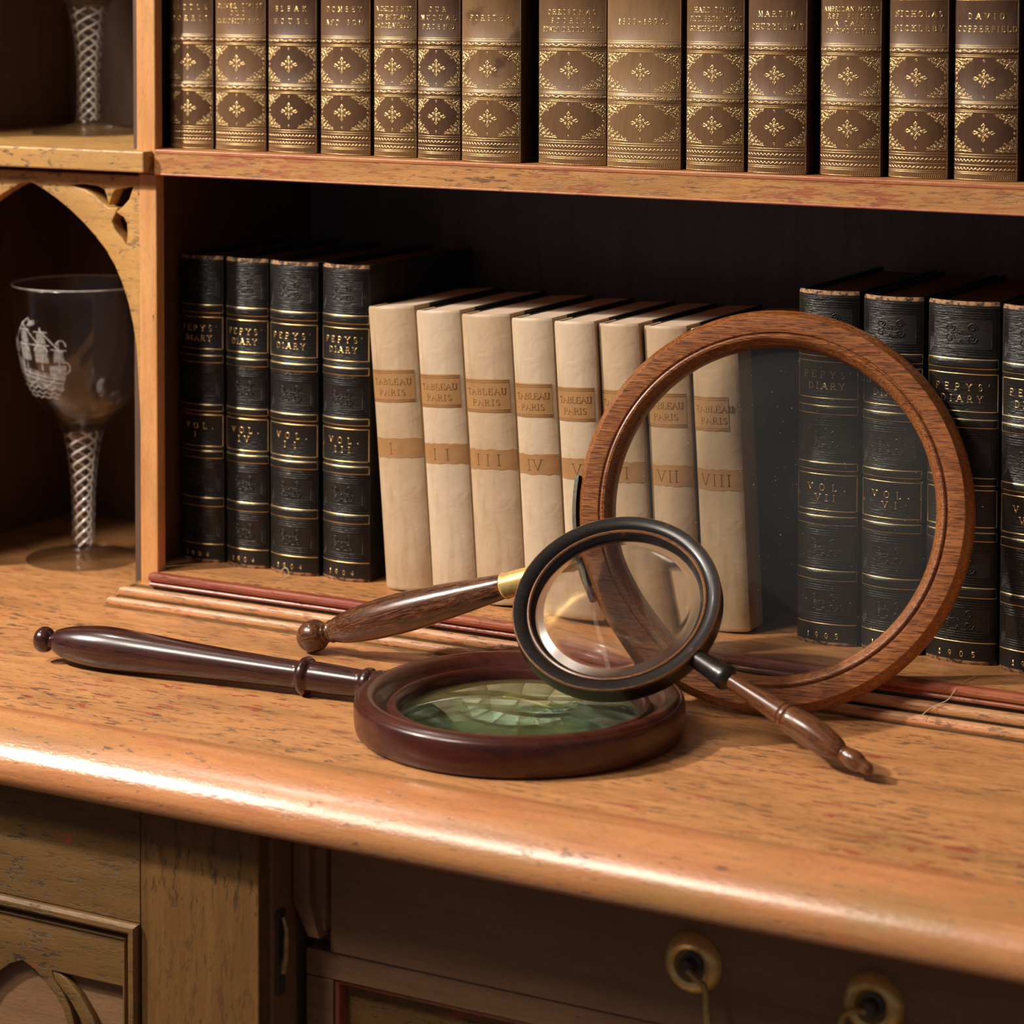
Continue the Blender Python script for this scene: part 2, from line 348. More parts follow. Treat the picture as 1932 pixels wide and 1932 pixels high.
class MB:
    def __init__(s): s.v = []; s.f = []; s.mi = []
    def add(s, vs, fs, mi=0):
        b = len(s.v); s.v += [Vector(v) for v in vs]
        s.f += [tuple(b + i for i in f) for f in fs]; s.mi += [mi] * len(fs)
    def box(s, x0, x1, y0, y1, z0, z1, mi=0, bev=0.0):
        if bev <= 0:
            vs = [(x, y, z) for x in (x0, x1) for y in (y0, y1) for z in (z0, z1)]
            s.add(vs, [(0, 1, 3, 2), (4, 6, 7, 5), (0, 4, 5, 1), (2, 3, 7, 6), (0, 2, 6, 4), (1, 5, 7, 3)], mi)
            return
        import bmesh
        bm = bmesh.new(); bmesh.ops.create_cube(bm, size=1)
        for v in bm.verts:
            v.co = Vector(((x0 + x1) / 2 + v.co.x * (x1 - x0), (y0 + y1) / 2 + v.co.y * (y1 - y0), (z0 + z1) / 2 + v.co.z * (z1 - z0)))
        bmesh.ops.bevel(bm, geom=list(bm.edges), offset=bev, segments=2, affect='EDGES', profile=0.5)
        bm.verts.index_update()
        s.add([v.co.copy() for v in bm.verts], [tuple(v.index for v in f.verts) for f in bm.faces], mi); bm.free()
    def grid(s, P, mi=0, closed_u=False, closed_v=False, flip=False):
        nu = len(P); nv = len(P[0]); vs = [p for r in P for p in r]; fs = []
        for i in range(nu if closed_u else nu - 1):
            for j in range(nv if closed_v else nv - 1):
                a = i * nv + j; b = ((i + 1) % nu) * nv + j; c = ((i + 1) % nu) * nv + (j + 1) % nv; d = i * nv + (j + 1) % nv
                fs.append((a, b, c, d))
        s.add(vs, fs, mi)
    def lathe(s, prof, n=64, mi=0, closed=False, mif=None, a0=0.0):
        """prof: (r, h) about local z"""
        P = [[Vector((r * math.cos(a0 + 2 * PI * k / n), r * math.sin(a0 + 2 * PI * k / n), h)) for k in range(n)] for r, h in prof]
        if closed: P = P + [P[0]]
        for i in range(len(P) - 1):
            s.grid([P[i], P[i + 1]], mi if mif is None else mif(i), closed_v=True)
        if not closed:
            for idx in (0, -1):
                if prof[idx][0] > 1e-7: s.add(P[idx], [tuple(range(n))], mi if mif is None else mif(0 if idx == 0 else len(P) - 2))
    def tube(s, pts, r, n=8, mi=0):
        pts = [Vector(p) for p in pts]; rings = []
        up = Vector((0.13, 0.31, 0.94))
        for i, p in enumerate(pts):
            t = (pts[min(i + 1, len(pts) - 1)] - pts[max(i - 1, 0)]).normalized()
            a = t.cross(up)
            if a.length < 1e-4: a = t.cross(Vector((1, 0, 0)))
            a.normalize(); b = t.cross(a)
            rr = r(i / (len(pts) - 1)) if callable(r) else r
            rings.append([p + rr * (math.cos(2 * PI * k / n) * a + math.sin(2 * PI * k / n) * b) for k in range(n)])
        s.grid(rings, mi, closed_v=True)
        s.add(rings[0], [tuple(range(n))], mi); s.add(rings[-1], [tuple(range(n))], mi)
    def build(s, name, mats, parent=None, smooth=True, angle=40):
        return link_mesh(name, s.v, s.f, mats, parent, s.mi if isinstance(mats, (list, tuple)) and len(mats) > 1 else None, smooth, angle)

def smoothp(pts, k=3):
    """Catmull-Rom through 2D/3D points"""
    P = [Vector(p) for p in pts]; out = []
    for i in range(len(P) - 1):
        p0 = P[max(i - 1, 0)]; p1 = P[i]; p2 = P[i + 1]; p3 = P[min(i + 2, len(P) - 1)]
        for j in range(k):
            t = j / k
            out.append(0.5 * ((2 * p1) + (p2 - p0) * t + (2 * p0 - 5 * p1 + 4 * p2 - p3) * t * t + (3 * p1 - p0 - 3 * p2 + p3) * t ** 3))
    out.append(P[-1]); return out

def empty(name, loc=(0, 0, 0), rot=None):
    o = bpy.data.objects.new(name, None); COL.objects.link(o); o.location = loc
    o.empty_display_size = 0.02
    if rot is not None: o.rotation_euler = rot
    return o
def tag(o, label=None, cat=None, group=None, kind=None):
    if label: o['label'] = label
    if cat: o['category'] = cat
    if group: o['group'] = group
    if kind: o['kind'] = kind
    return o
def basis(o_, xa, ya, za):
    m = Matrix.Identity(4)
    for i in range(3): m[i][0] = xa[i]; m[i][1] = ya[i]; m[i][2] = za[i]; m[i][3] = o_[i]
    return m

def prism(outline, holes, y0, y1, bev, name, mat, parent):
    """extruded plate in the XZ plane, with holes, between y0 and y1 (rounded front and back arris)"""
    cu = bpy.data.curves.new(name + '_c', 'CURVE'); cu.dimensions = '2D'; cu.fill_mode = 'BOTH'
    for loop in [outline] + holes:
        sp = cu.splines.new('POLY'); sp.points.add(len(loop) - 1); sp.use_cyclic_u = True
        for p, (x, z) in zip(sp.points, loop): p.co = (x, z, 0, 1)
    cu.extrude = (y1 - y0) / 2 - bev; cu.bevel_depth = bev; cu.bevel_resolution = 2; cu.offset = 0.0
    t = bpy.data.objects.new('tmp', cu); COL.objects.link(t)
    dg = bpy.context.evaluated_depsgraph_get()
    me0 = t.evaluated_get(dg).to_mesh()
    vs = [Vector((v.co.x, (y0 + y1) / 2 - v.co.z, v.co.y)) for v in me0.vertices]
    fs = [tuple(p.vertices) for p in me0.polygons]
    bpy.data.objects.remove(t); bpy.data.curves.remove(cu)
    return link_mesh(name, vs, fs, mat, parent, None, True, 50)

def moulding(mb, path, prof, mapf, side=1, mi=0, mif=None, cap=True):
    """mitred sweep of prof [(out, h)] along a 2D path; out is to the given side"""
    n = len(path); rings = []
    for i, p in enumerate(path):
        p = Vector(p)
        ns = []
        if i > 0: d = (p - Vector(path[i - 1])).normalized(); ns.append(Vector((d.y, -d.x)) * side)
        if i < n - 1: d = (Vector(path[i + 1]) - p).normalized(); ns.append(Vector((d.y, -d.x)) * side)
        m = ns[0] if len(ns) == 1 else (ns[0] + ns[1]) / (1 + ns[0].dot(ns[1]))
        rings.append([mapf(p.x + m.x * o, p.y + m.y * o, h) for o, h in prof])
    for j in range(len(prof) - 1):
        mb.grid([[r[j], r[j + 1]] for r in rings], mi if mif is None else mif(j))
    if cap:
        mb.add(rings[0], [tuple(range(len(prof)))], mi); mb.add(rings[-1], [tuple(range(len(prof)))], mi)

# ------------------------------------------------------------------ lettering (stroke capitals with serifs)
def arc(cx, cy, rx, ry, a0, a1, n=8):
    return [(cx + rx * math.cos(math.radians(a0 + (a1 - a0) * i / n)), cy + ry * math.sin(math.radians(a0 + (a1 - a0) * i / n))) for i in range(n + 1)]
L = {
 'A': (.9, [[(0, 0), (.45, 1), (.9, 0)], [(.18, .36), (.72, .36)]]),
 'B': (.72, [[(.1, 0), (.1, 1)], [(.1, 1), (.4, 1)] + arc(.4, .77, .22, .23, 90, -90, 6) + [(.1, .54)], [(.4, .54)] + arc(.42, .27, .27, .27, 90, -90, 6) + [(.1, 0)]]),
 'C': (.85, [arc(.47, .5, .43, .5, 48, 312, 12)]),
 'D': (.85, [[(.1, 0), (.1, 1)], [(.1, 1), (.36, 1)] + arc(.36, .5, .44, .5, 90, -90, 9) + [(.1, 0)]]),
 'E': (.7, [[(.1, 0), (.1, 1)], [(.1, 1), (.64, 1), (.64, .84)], [(.1, .52), (.5, .52)], [(.1, 0), (.68, 0), (.68, .18)]]),
 'F': (.66, [[(.1, 0), (.1, 1)], [(.1, 1), (.64, 1), (.64, .82)], [(.1, .52), (.5, .52)]]),
 'G': (.88, [arc(.47, .5, .43, .5, 48, 320, 12) + [(.82, .42), (.56, .42)]]),
 'H': (.85, [[(.1, 0), (.1, 1)], [(.75, 0), (.75, 1)], [(.1, .5), (.75, .5)]]),
 'I': (.3, [[(.15, 0), (.15, 1)]]),
 'K': (.8, [[(.1, 0), (.1, 1)], [(.7, 1), (.12, .42)], [(.32, .6), (.75, 0)]]),
 'L': (.66, [[(.1, 0), (.1, 1)], [(.1, 0), (.64, 0), (.64, .22)]]),
 'M': (1.0, [[(.1, 0), (.12, 1), (.5, .1), (.88, 1), (.9, 0)]]),
 'N': (.85, [[(.1, 0), (.1, 1), (.75, 0), (.75, 1)]]),
 'O': (.9, [arc(.45, .5, .42, .5, 0, 360, 16)]),
 'P': (.7, [[(.1, 0), (.1, 1)], [(.1, 1), (.38, 1)] + arc(.38, .73, .26, .27, 90, -90, 7) + [(.1, .46)]]),
 'R': (.78, [[(.1, 0), (.1, 1)], [(.1, 1), (.38, 1)] + arc(.38, .74, .25, .26, 90, -90, 7) + [(.1, .48)], [(.36, .48), (.74, 0)]]),
 'S': (.66, [arc(.33, .75, .25, .25, 40, 250, 7) + arc(.33, .26, .27, .26, 80, -140, 8)]),
 'T': (.78, [[(.39, 0), (.39, 1)], [(.04, .82), (.04, 1), (.74, 1), (.74, .82)]]),
 'U': (.85, [[(.1, 1), (.1, .34)] + arc(.42, .34, .32, .34, 180, 360, 8) + [(.74, 1)]]),
 'V': (.85, [[(.03, 1), (.43, 0), (.83, 1)]]),
 'W': (1.15, [[(.03, 1), (.32, 0), (.58, .9), (.84, 0), (1.12, 1)]]),
 'X': (.8, [[(.06, 0), (.74, 1)], [(.06, 1), (.74, 0)]]),
 'Y': (.82, [[(.03, 1), (.41, .46), (.79, 1)], [(.41, .46), (.41, 0)]]),
 'Z': (.74, [[(.06, .84), (.06, 1), (.68, 1), (.06, 0), (.7, 0), (.7, .18)]]),
 '0': (.66, [arc(.33, .5, .27, .5, 0, 360, 14)]), '1': (.4, [[(.06, .8), (.2, 1), (.2, 0)]]),
 '3': (.62, [arc(.3, .75, .23, .25, 150, -70, 7) + arc(.3, .27, .27, .27, 80, -150, 8)]),
 '4': (.68, [[(.5, 0), (.5, 1), (.04, .3), (.66, .3)]]),
 '5': (.62, [[(.54, 1), (.14, 1), (.1, .56)] + arc(.28, .31, .28, .31, 125, -150, 9)]),
 '7': (.64, [[(.06, .82), (.06, 1), (.58, 1), (.24, 0)]]),
 '8': (.64, [arc(.32, .76, .22, .24, 0, 360, 12), arc(.32, .27, .27, .27, 0, 360, 12)]),
 '9': (.64, [arc(.32, .68, .25, .32, 0, 360, 12), [(.57, .66)] + arc(.22, .5, .35, .5, 10, -70, 6)]),
 '.': (.25, [arc(.12, .05, .05, .05, 0, 360, 5)]), "'": (.22, [[(.12, 1.02), (.08, .76)]]), '-': (.5, [[(.08, .45), (.42, .45)]]), ' ': (.5, []),
}
def text_strokes(txt, cx, z, h, width, serif=True):
    """polylines (mm) for txt centred at cx, baseline z, cap height h, squeezed or tracked to the given width"""
    tot = sum(L[c][0] for c in txt) * h * 0.95
    sx = 0.95; gap = (width - tot) / max(1, len(txt) - 1)
    if gap < 0.10 * h:
        gap = 0.10 * h; sx = (width - gap * (len(txt) - 1)) / (tot / 0.95)
    x = cx - width / 2; out = []
    for c in txt:
        wd, st = L[c]
        ends = [p for s in st for p in (s[0], s[-1])]
        for s in st:
            out.append([(x + px_ * h * sx, z + pz * h) for px_, pz in s])
            if serif and c.isalpha() or c == '1':
                for e, q in ((s[0], s[1]), (s[-1], s[-2])):
                    if (abs(e[1]) < .01 or abs(e[1] - 1) < .01) and abs(e[1] - q[1]) > .7 * abs(e[0] - q[0]) and abs(e[1] - q[1]) > .3 and ends.count(e) == 1:
                        out.append([(x + (e[0] - .13) * h * sx, z + e[1] * h), (x + (e[0] + .13) * h * sx, z + e[1] * h)])
        x += wd * h * sx + gap
    return out

# ------------------------------------------------------------------ books
MM = 0.001
class Spine:
    """curved spine, local mm: x across, y into the shelf, z up. a = arc position (mm, about the crown)"""
    def __init__(s, w, sag, bands, phi=62, bulge=0.0, hh=200):
        s.w = w; s.sag = sag; s.bands = bands; s.ph = math.radians(phi); s.hh = hh
        s.half = w / 2 * 1.12; s.bulge = bulge
    def off(s, z):
        o = 0.0
        for zb, wb, ht in s.bands:
            d = abs(z - zb) / wb
            if d < 1.4: o = max(o, ht * (1 if d < .6 else max(0, 0.5 + 0.5 * math.cos(PI * (d - .6) / .8))))
        return o
    def P(s, a, z, lift=0.0):
        t = max(-1, min(1, a / s.half)); f = t * s.ph
        x = s.w / 2 * math.sin(f) / math.sin(s.ph)
        y = s.sag * (1 - math.cos(f)) / (1 - math.cos(s.ph))
        nx = math.sin(f); ny = -math.cos(f)
        o = (s.off(z) * (1 - t ** 8) + lift)
        if s.bulge:
            o += s.bulge * (z / s.hh - .5) ** 2
        return Vector(((x + nx * o) * MM, (y + ny * o) * MM, z * MM))

def ribbons(mb, sp, polys, wd, ht=0.22, mi=0, step=1.6):
    for pl in polys:
        pts = [Vector(p[:2]) for p in pl]
        closed = (pts[0] - pts[-1]).length < 1e-6 and len(pts) > 3
        q = [pts[0]]
        for a, b in zip(pts, pts[1:]):
            k = max(1, int(math.ceil(abs(b.x - a.x) / step)))
            for j in range(1, k + 1): q.append(a + (b - a) * j / k)
        rows = []
        n = len(q)
        for i, p in enumerate(q):
            if closed: t0 = q[(i - 1) % (n - 1)]; t1 = q[(i + 1) % (n - 1)] if i < n - 1 else q[1]
            else: t0 = q[max(0, i - 1)]; t1 = q[min(n - 1, i + 1)]
            d = (t1 - t0)
            if d.length < 1e-9: d = Vector((1, 0))
            d.normalize(); m = Vector((-d.y, d.x))
            k = 1.0
            if 0 < i < n - 1:
                e = (q[i] - q[i - 1])
                if e.length > 1e-9: k = 1 / max(.6, abs(e.normalized().dot(d)))
            hw = wd / 2 * k
            ex = 0.0
            if not closed and i == 0: p = p - d * wd * .35
            if not closed and i == n - 1: p = p + d * wd * .35
            rows.append([sp.P(p.x + m.x * hw, p.y + m.y * hw, 0.015), sp.P(p.x, p.y, ht), sp.P(p.x - m.x * hw, p.y - m.y * hw, 0.015)])
        mb.grid(rows, mi)

def rect(x0, x1, z0, z1): return [(x0, z0), (x1, z0), (x1, z1), (x0, z1), (x0, z0)]
def circ(x, z, r, n=9): return [(x + r * math.cos(2 * PI * i / n), z + r * math.sin(2 * PI * i / n)) for i in range(n)] + [(x + r, z)]
def spiral(x, z, r, a0, turns, n=12, sg=1): return [(x + r * (1 - .75 * i / n) * math.cos(a0 + sg * 2 * PI * turns * i / n), z + r * (1 - .75 * i / n) * math.sin(a0 + sg * 2 * PI * turns * i / n)) for i in range(n + 1)]

def book_body(root, sp, w, h, depth, cover_mats, page_mat, spine_mat, board=2.6, joint=None, over=3.0, quarter=None, cap=1.5, capmat=None, line=None):
    """spine shell, two boards and the page block; local origin at the crown, base"""
    zs = {0, cap * .5, cap, h - cap, h - cap * .5, h}
    for zb, wb, ht in sp.bands:
        for k in (-1.4, -1.1, -.8, -.6, -.3, .3, .6, .8, 1.1, 1.4): zs.add(zb + k * wb)
    n = 8 if h < 185 and not sp.bands else 0
    for i in range(n): zs.add(h * (i + 1) / (n + 1))
    zs = sorted(z for z in zs if 0 <= z <= h)
    NA = 20
    mb = MB()
    def row(z, lift):
        e = 0.0
        if z < cap: e = -(1 - z / cap) ** 2 * .7
        if z > h - cap: e = -((z - h + cap) / cap) ** 2 * .7
        return [sp.P(sp.half * (2 * i / NA - 1), z, lift + e) for i in range(NA + 1)]
    outer = [row(z, 0.0) for z in zs]
    for i in range(len(zs) - 1):
        mb.grid([outer[i], outer[i + 1]], 1 if (capmat and (zs[i] >= h - cap - 1e-6 or zs[i + 1] <= cap + 1e-6)) else 0)
    inner = [[sp.P(sp.half * (2 * i / NA - 1), z, -1.3) for i in range(NA + 1)] for z in (zs[0], zs[-1])]
    mb.grid(inner, 0)
    mb.grid([outer[-1], inner[1]], 1 if capmat else 0); mb.grid([outer[0], inner[0]], 1 if capmat else 0)
    for k in (0, -1):
        mb.add([outer[0][k], outer[-1][k], inner[1][k], inner[0][k]], [(0, 1, 2, 3)])
    o = mb.build('spine', [spine_mat, capmat] if capmat else spine_mat, root, True, 50)
    ys = sp.sag + 0.25
    for sx in (-1, 1):
        b = MB()
        xo = w / 2 * 1.0; xi = xo - board
        x0, x1 = (xi, xo) if sx > 0 else (-xo, -xi)
        if quarter:
            b.box(x0 * MM, x1 * MM, ys * MM, quarter * MM, 0.2 * MM, (h - .2) * MM, 0, .0005)
            b.box((x0 + .15) * MM, (x1 - .15) * MM, (quarter - .5) * MM, depth * MM, 0.4 * MM, (h - .4) * MM, 1, .0005)
        else:
            b.box(x0 * MM, x1 * MM, ys * MM, depth * MM, 0.2 * MM, (h - .2) * MM, 0, .0006)
        c = b.build('cover', cover_mats, root, False)
        if line and sx > 0:
            g = MB(); g.box(xo * MM - .0001, xo * MM + .00018, (line - .35) * MM, (line + .35) * MM, 1 * MM, (h - 1) * MM)
            tag(g.build('gilt_line', M_GILT3, c, False), 'thin gilt line down the cover')
    p = MB(); p.box((-w / 2 + board) * MM, (w / 2 - board) * MM, (sp.sag + 1.0) * MM, (depth - over) * MM, over * MM, (h - over) * MM)
    tag(p.build('page_block', page_mat, root, False), 'pale paper page block' if page_mat is M_PAGES else 'dark edged page block')

# ---- calf set on the upper shelf
def corner(polys, x, z, sx, sz, lx, lz):
    def T(u, v): return (x + sx * u * lx, z + sz * v * lz)
    for (cu, cv, r, a, tn, sg) in ((.20, .22, .17, 0, 1.5, 1), (.52, .17, .15, PI, 1.4, -1), (.17, .54, .15, -PI / 2, 1.4, 1), (.80, .10, .10, PI, 1.2, 1), (.10, .82, .10, -PI / 2, 1.2, -1), (.40, .40, .11, PI * .7, 1.3, 1)):
        polys.append([T(u, v) for u, v in spiral(cu, cv, r, a, tn, 10, sg)])
    for q in (((.02, .04), (.14, .02), (.34, .06), (.66, .05), (.98, .01)), ((.04, .02), (.02, .14), (.06, .34), (.05, .66), (.01, .98)), ((.06, .06), (.2, .34), (.36, .5), (.5, .52)), ((.06, .06), (.34, .2), (.5, .36), (.52, .5))):
        polys.append([T(u, v) for u, v in q])
    for u, v in ((.62, .32), (.32, .62), (.74, .24), (.24, .74), (.38, .06), (.06, .38), (.54, .54), (.90, .12), (.12, .90), (.66, .04), (.04, .68)):
        polys.append([T(a, b) for a, b in circ(u, v, .05, 5)])

def fleuron(polys, cx, cz, r):
    def T(u, v): return (cx + u * r, cz + v * r)
    polys.append([T(*p) for p in circ(0, 0, .13, 8)])
    polys.append([T(*p) for p in ((.34, 0), (.16, .2), (0, .34), (-.16, .2), (-.34, 0), (-.16, -.2), (0, -.34), (.16, -.2), (.34, 0))])
    for k in range(4):
        a = k * PI / 2; ca, sa = math.cos(a), math.sin(a); m = 1.18 if k % 2 == 0 else .9
        def Q(u, v): u *= m; return T(u * ca - v * sa, u * sa + v * ca)
        polys.append([Q(*p) for p in ((.34, 0), (.62, .07), (.72, .17), (.82, .1), (1, 0), (.82, -.1), (.72, -.17), (.62, -.07), (.34, 0))])
        polys.append([Q(*p) for p in circ(.53, 0, .09, 6)])
        for sg in (-1, 1):
            polys.append([Q(u, sg * v) for u, v in spiral(.34, .34, .13, -PI * .7, 1.1, 8, 1)])
            polys.append([Q(*p) for p in circ(.78, sg * .13, .05, 5)])

def wave(x0, x1, z, amp, per):
    n = max(3, int(round((x1 - x0) / per)))
    return [(x0 + (x1 - x0) * i / (n * 4), z + amp * math.sin(2 * PI * i / 4)) for i in range(n * 4 + 1)]

def calf_book(label, x0, x1, yc, titles, mat, yaw=0.0, th=3.0):
    w = (x1 - x0) * 1000; h = 190.0; depth = 135.0
    wb = w - 2.6
    bands = [(39.9, 1.9, .9), (69.8, 1.9, .9), (100.0, 1.9, .9), (129, 1.9, .9), (158, 1.9, .9)]
    sp = Spine(wb, min(5.0, wb * .125), bands, 44)
    root = empty('calf_bound_book', ((x0 + x1) / 2, yc, 0.2931), (0, 0, yaw))
    tag(root, label, 'book', 'brown calf books on the upper shelf')
    book_body(root, sp, wb, h, depth, M_CALFD, M_PAGED, mat)
    H = sp.half * .985
    g = []
    thin = []
    for z in (3.7, 4.6, 8.5, 12.9, 14.2, 37.1, 37.9, 41.9, 42.7, 66.9, 67.7, 71.9, 72.9, 97.2, 98.1, 102, 103, 126, 127, 131, 132, 155, 156, 160, 161):
        thin.append([(-H, z), (H, z)])
    n = int(2 * H / 1.15)
    for i in range(n): thin.append([(-H + 2 * H * i / n, .9), (-H + 2 * H * (i + .45) / n, 3.0)])
    thin.append([(-H, .6), (H, .6)])
    g.append(wave(-H, H, 6.3, .55, 2.5)); g.append(wave(-H, H, 10.8, .55, 2.5))
    for z in (39.9, 69.8):
        g.append(wave(-H, H, z, .55, 6.4))
        k = int(2 * H / 3.2)
        for i in range(k):
            xx = -H + 2 * H * (i + .5) / k
            thin.append(spiral(xx, z - .15 * (1 if i % 2 else -1), .75, 0, 1.2, 7, 1 if i % 2 else -1))
            thin.append([(xx + .7, z - .5), (xx + 1.4, z + .2), (xx + 1.5, z + .9)])
    for z0, z1 in ((15.6, 36.2), (44.0, 65.8)):
        zc = (z0 + z1) / 2; lx = H * .68; lz = (z1 - z0) * .42
        for sx in (-1, 1):
            for sz in (-1, 1):
                corner(thin, -sx * H, zc - sz * (z1 - z0) / 2, sx, sz, lx, lz)
        fleuron(g, 0, zc, min(5.6, H * .42))
        for x, z in ((0, z0 + 1.2), (0, z1 - 1.2), (-H + 1.4, zc), (H - 1.4, zc)): thin.append(circ(x, z, .62, 7))
    thin.append([(H * 1.0, 1), (H * 1.0, h - 1)])
    mb = MB(); ribbons(mb, sp, g, .40, .24); ribbons(mb, sp, thin, .26, .2)
    tag(mb.build('gilt_tooling', M_GILT, root, True, 180), 'gilt lines, scrolls and fleurons')
    t = []
    th = {1: 3.0, 2: 2.9, 3: 2.6, 4: 2.35}.get(len(titles), 3)
    for txt, z, f in titles:
        t += text_strokes(txt, .04 * H, z - th / 2, th, 2 * H * f * .95)
    mb = MB(); ribbons(mb, sp, t, .40 if len(titles) < 3 else .31, .26)
    tag(mb.build('gilt_title', M_GILT2, root, True, 180), 'gilt capital lettering')
    return root

# ---- black diary set on the lower shelf
def diary_book(label, x0, x1, yc, vol, year, mat, yaw=0.0, h=200.0, off=0.0):
    w = (x1 - x0) * 1000; depth = 138.0; wb = w - 1.6; k = h / 200.0
    bands = [(39.8 * k, 2.4 * k, 1.0), (70.8 * k, 2.2 * k, 1.0), (101.3 * k, 2.2 * k, 1.0), (133 * k, 2.2 * k, 1.0), (165.8 * k, 2.3 * k, 1.0)]
    sp = Spine(wb, min(6.0, wb * .17), bands, 58)
    root = empty('black_leather_book', ((x0 + x1) / 2, yc, 0.0221), (0, 0, yaw))
    tag(root, label, 'book', 'black leather books on the lower shelf')
    book_body(root, sp, wb, h, depth, [M_MOR, M_MORS], M_PAGED, mat, quarter=46, cap=2.2, capmat=M_WORN, line=45.5)
    H = sp.half * .96
    def gilt(name, polys, wd=.5, ht=.22, label=None):
        mb = MB(); ribbons(mb, sp, polys, wd, ht)
        tag(mb.build(name, M_GILT2, root, True, 180), label)
    gilt('gilt_line', [[(-H, 12.2 * k), (H, 12.2 * k)]])
    for a, b in ((37, 42.6), (68.4, 73.2), (99.2, 103.4), (130.8, 135.4), (163.2, 168.4)):
        gilt('gilt_band', [rect(-H, H, a * k, b * k)])
    gilt('gilt_frame', [rect(-H, H, 76.2 * k, 96.6 * k)]); gilt('gilt_frame', [rect(-H, H, 139.6 * k, 160.2 * k)])
    for z0, z1 in ((14.5, 34.5), (45.2, 65.6), (105.6, 127.6), (170.8, 194.4)):
        z0 *= k; z1 *= k; b = []
        for i in (0, 1, 2):
            d = 1.3 * i + .6
            b.append(rect(-H + d + 1.2, H - d - 1.2, z0 + d, z1 - d))
        zc = (z0 + z1) / 2; r = H * .13
        for sx in (-1, 1):
            for sz in (-1, 1): b.append(spiral(sx * H * .27, zc + sz * r * 1.05, r, 0, 1.3, 10, sx * sz))
            b.append([(sx * H * .27, zc), (sx * .08 * H, zc + .5)])
        b.append([(-H * .2, zc - 1.9 * r), (-.5, zc - 1.9 * r), (-.5, zc - 1.2 * r), (.5, zc - 1.2 * r), (.5, zc - 1.9 * r), (H * .2, zc - 1.9 * r)])
        b.append(rect(-.9, .9, zc - .4, zc + .5))
        for z in (z0 - 1, z1 + 1, z1 + 2): b.append([(-H, z), (H, z)])
        mb = MB(); ribbons(mb, sp, b, .66, .5)
        tag(mb.build('stamped_panel', M_MOR, root, True, 180), 'black panel frame stamped without gold')
    gilt('gilt_title', text_strokes("PEPYS'", .04 * H, 151.2 * k, 3.6, 1.42 * H) + text_strokes('DIARY', .02 * H, 144.8 * k, 3.5, 1.05 * H), .38, .3, 'gilt capital lettering')
    t = text_strokes('VOL.', .05 * H, 87.6 * k, 3.6, 1.12 * H)
    if vol: t += text_strokes(vol, .02 * H, 81.8 * k, 3.6, min(.7, .14 + .14 * len(vol)) * H)
    gilt('gilt_volume', t, .38, .3, 'gilt volume number')
    gilt('gilt_date', text_strokes(year, -.04 * H, 4.2 * k, 2.8, .92 * H), .36, .3, 'gilt year')
    return root

# ---- vellum set, leaning
def patch(mb, sp, a0, a1, z0, z1, lift, jag=0.0):
    rows = []
    for i in range(13):
        a = a0 + (a1 - a0) * i / 12
        j0 = (random.random() - .5) * jag; j1 = (random.random() - .5) * jag
        rows.append([sp.P(a, z0 + j0, 0.0), sp.P(a, z0 + .15 + j0, lift), sp.P(a, z1 - .15 + j1, lift), sp.P(a, z1 + j1, 0.0)])
    mb.grid(rows)
def vellum_book(label, xb, xt, w, yc, num, mat, h=176.0, torn=False):
    w *= 1000
    lean = math.atan2(xt - xb, h * MM)
    sp = Spine(w - 1.0, min(5.0, w * .14), [], 60, 1.2, h)
    root = empty('vellum_bound_book', (xb + w / 2 * MM, yc, 0.0222 + abs(math.sin(lean)) * w / 2 * MM), (0, lean, 0))
    tag(root, label, 'book', 'cream vellum books leaning along the lower shelf')
    book_body(root, sp, w - 1.0, h, 118.0, [mat, M_GREEN], M_PAGES, mat, board=2.2, quarter=24, cap=2.0, over=0.9)
    H = sp.half
    pb = MB(); patch(pb, sp, -H * .97, H * (.80 if not torn else .5), 116.5, 137.0, .22, .25 if not torn else .8)
    la = tag(pb.build('title_label', M_VLAB, root), 'tan paper title label')
    pb = MB(); patch(pb, sp, -H * .97, H * .97, 82.2, 94.6, .2, .9)
    lb = tag(pb.build('number_label', M_VLAB, root), 'tan number label with worn edges')
    g = [[(-H * .95, z), (H * (.78 if not torn else .45), z)] for z in (117.3, 118.3, 134.9, 136.0)]
    t = text_strokes('TABLEAU', -.04 * H, 127.6, 3.6, 1.42 * H) + text_strokes('PARIS', -.04 * H, 121.0, 3.6, .96 * H)
    mb = MB(); ribbons(mb, sp, g + t, .48, .42)
    tag(mb.build('gilt_title', M_GILT3, la, True, 180), 'dull gilt lettering and lines')
    t = text_strokes(num, -.08 * H, 84.8, 6.6, min(1.1, .12 + .24 * len(num)) * H)
    mb = MB(); ribbons(mb, sp, t, .62, .42)
    tag(mb.build('gilt_numeral', M_GILT3, lb, True, 180), 'dull gilt roman numeral')
    return root

# ------------------------------------------------------------------ setting
fl = MB(); fl.box(-3.0, 4.0, -4.0, 0.6, -0.80, -0.76)
tag(fl.build('floor', M_FLOOR, None, False), kind='structure')
wl = MB(); wl.box(-3.0, 4.0, 0.30, 0.36, -0.76, 2.2)
tag(wl.build('wall_back', M_WALLM, None, False), kind='structure')

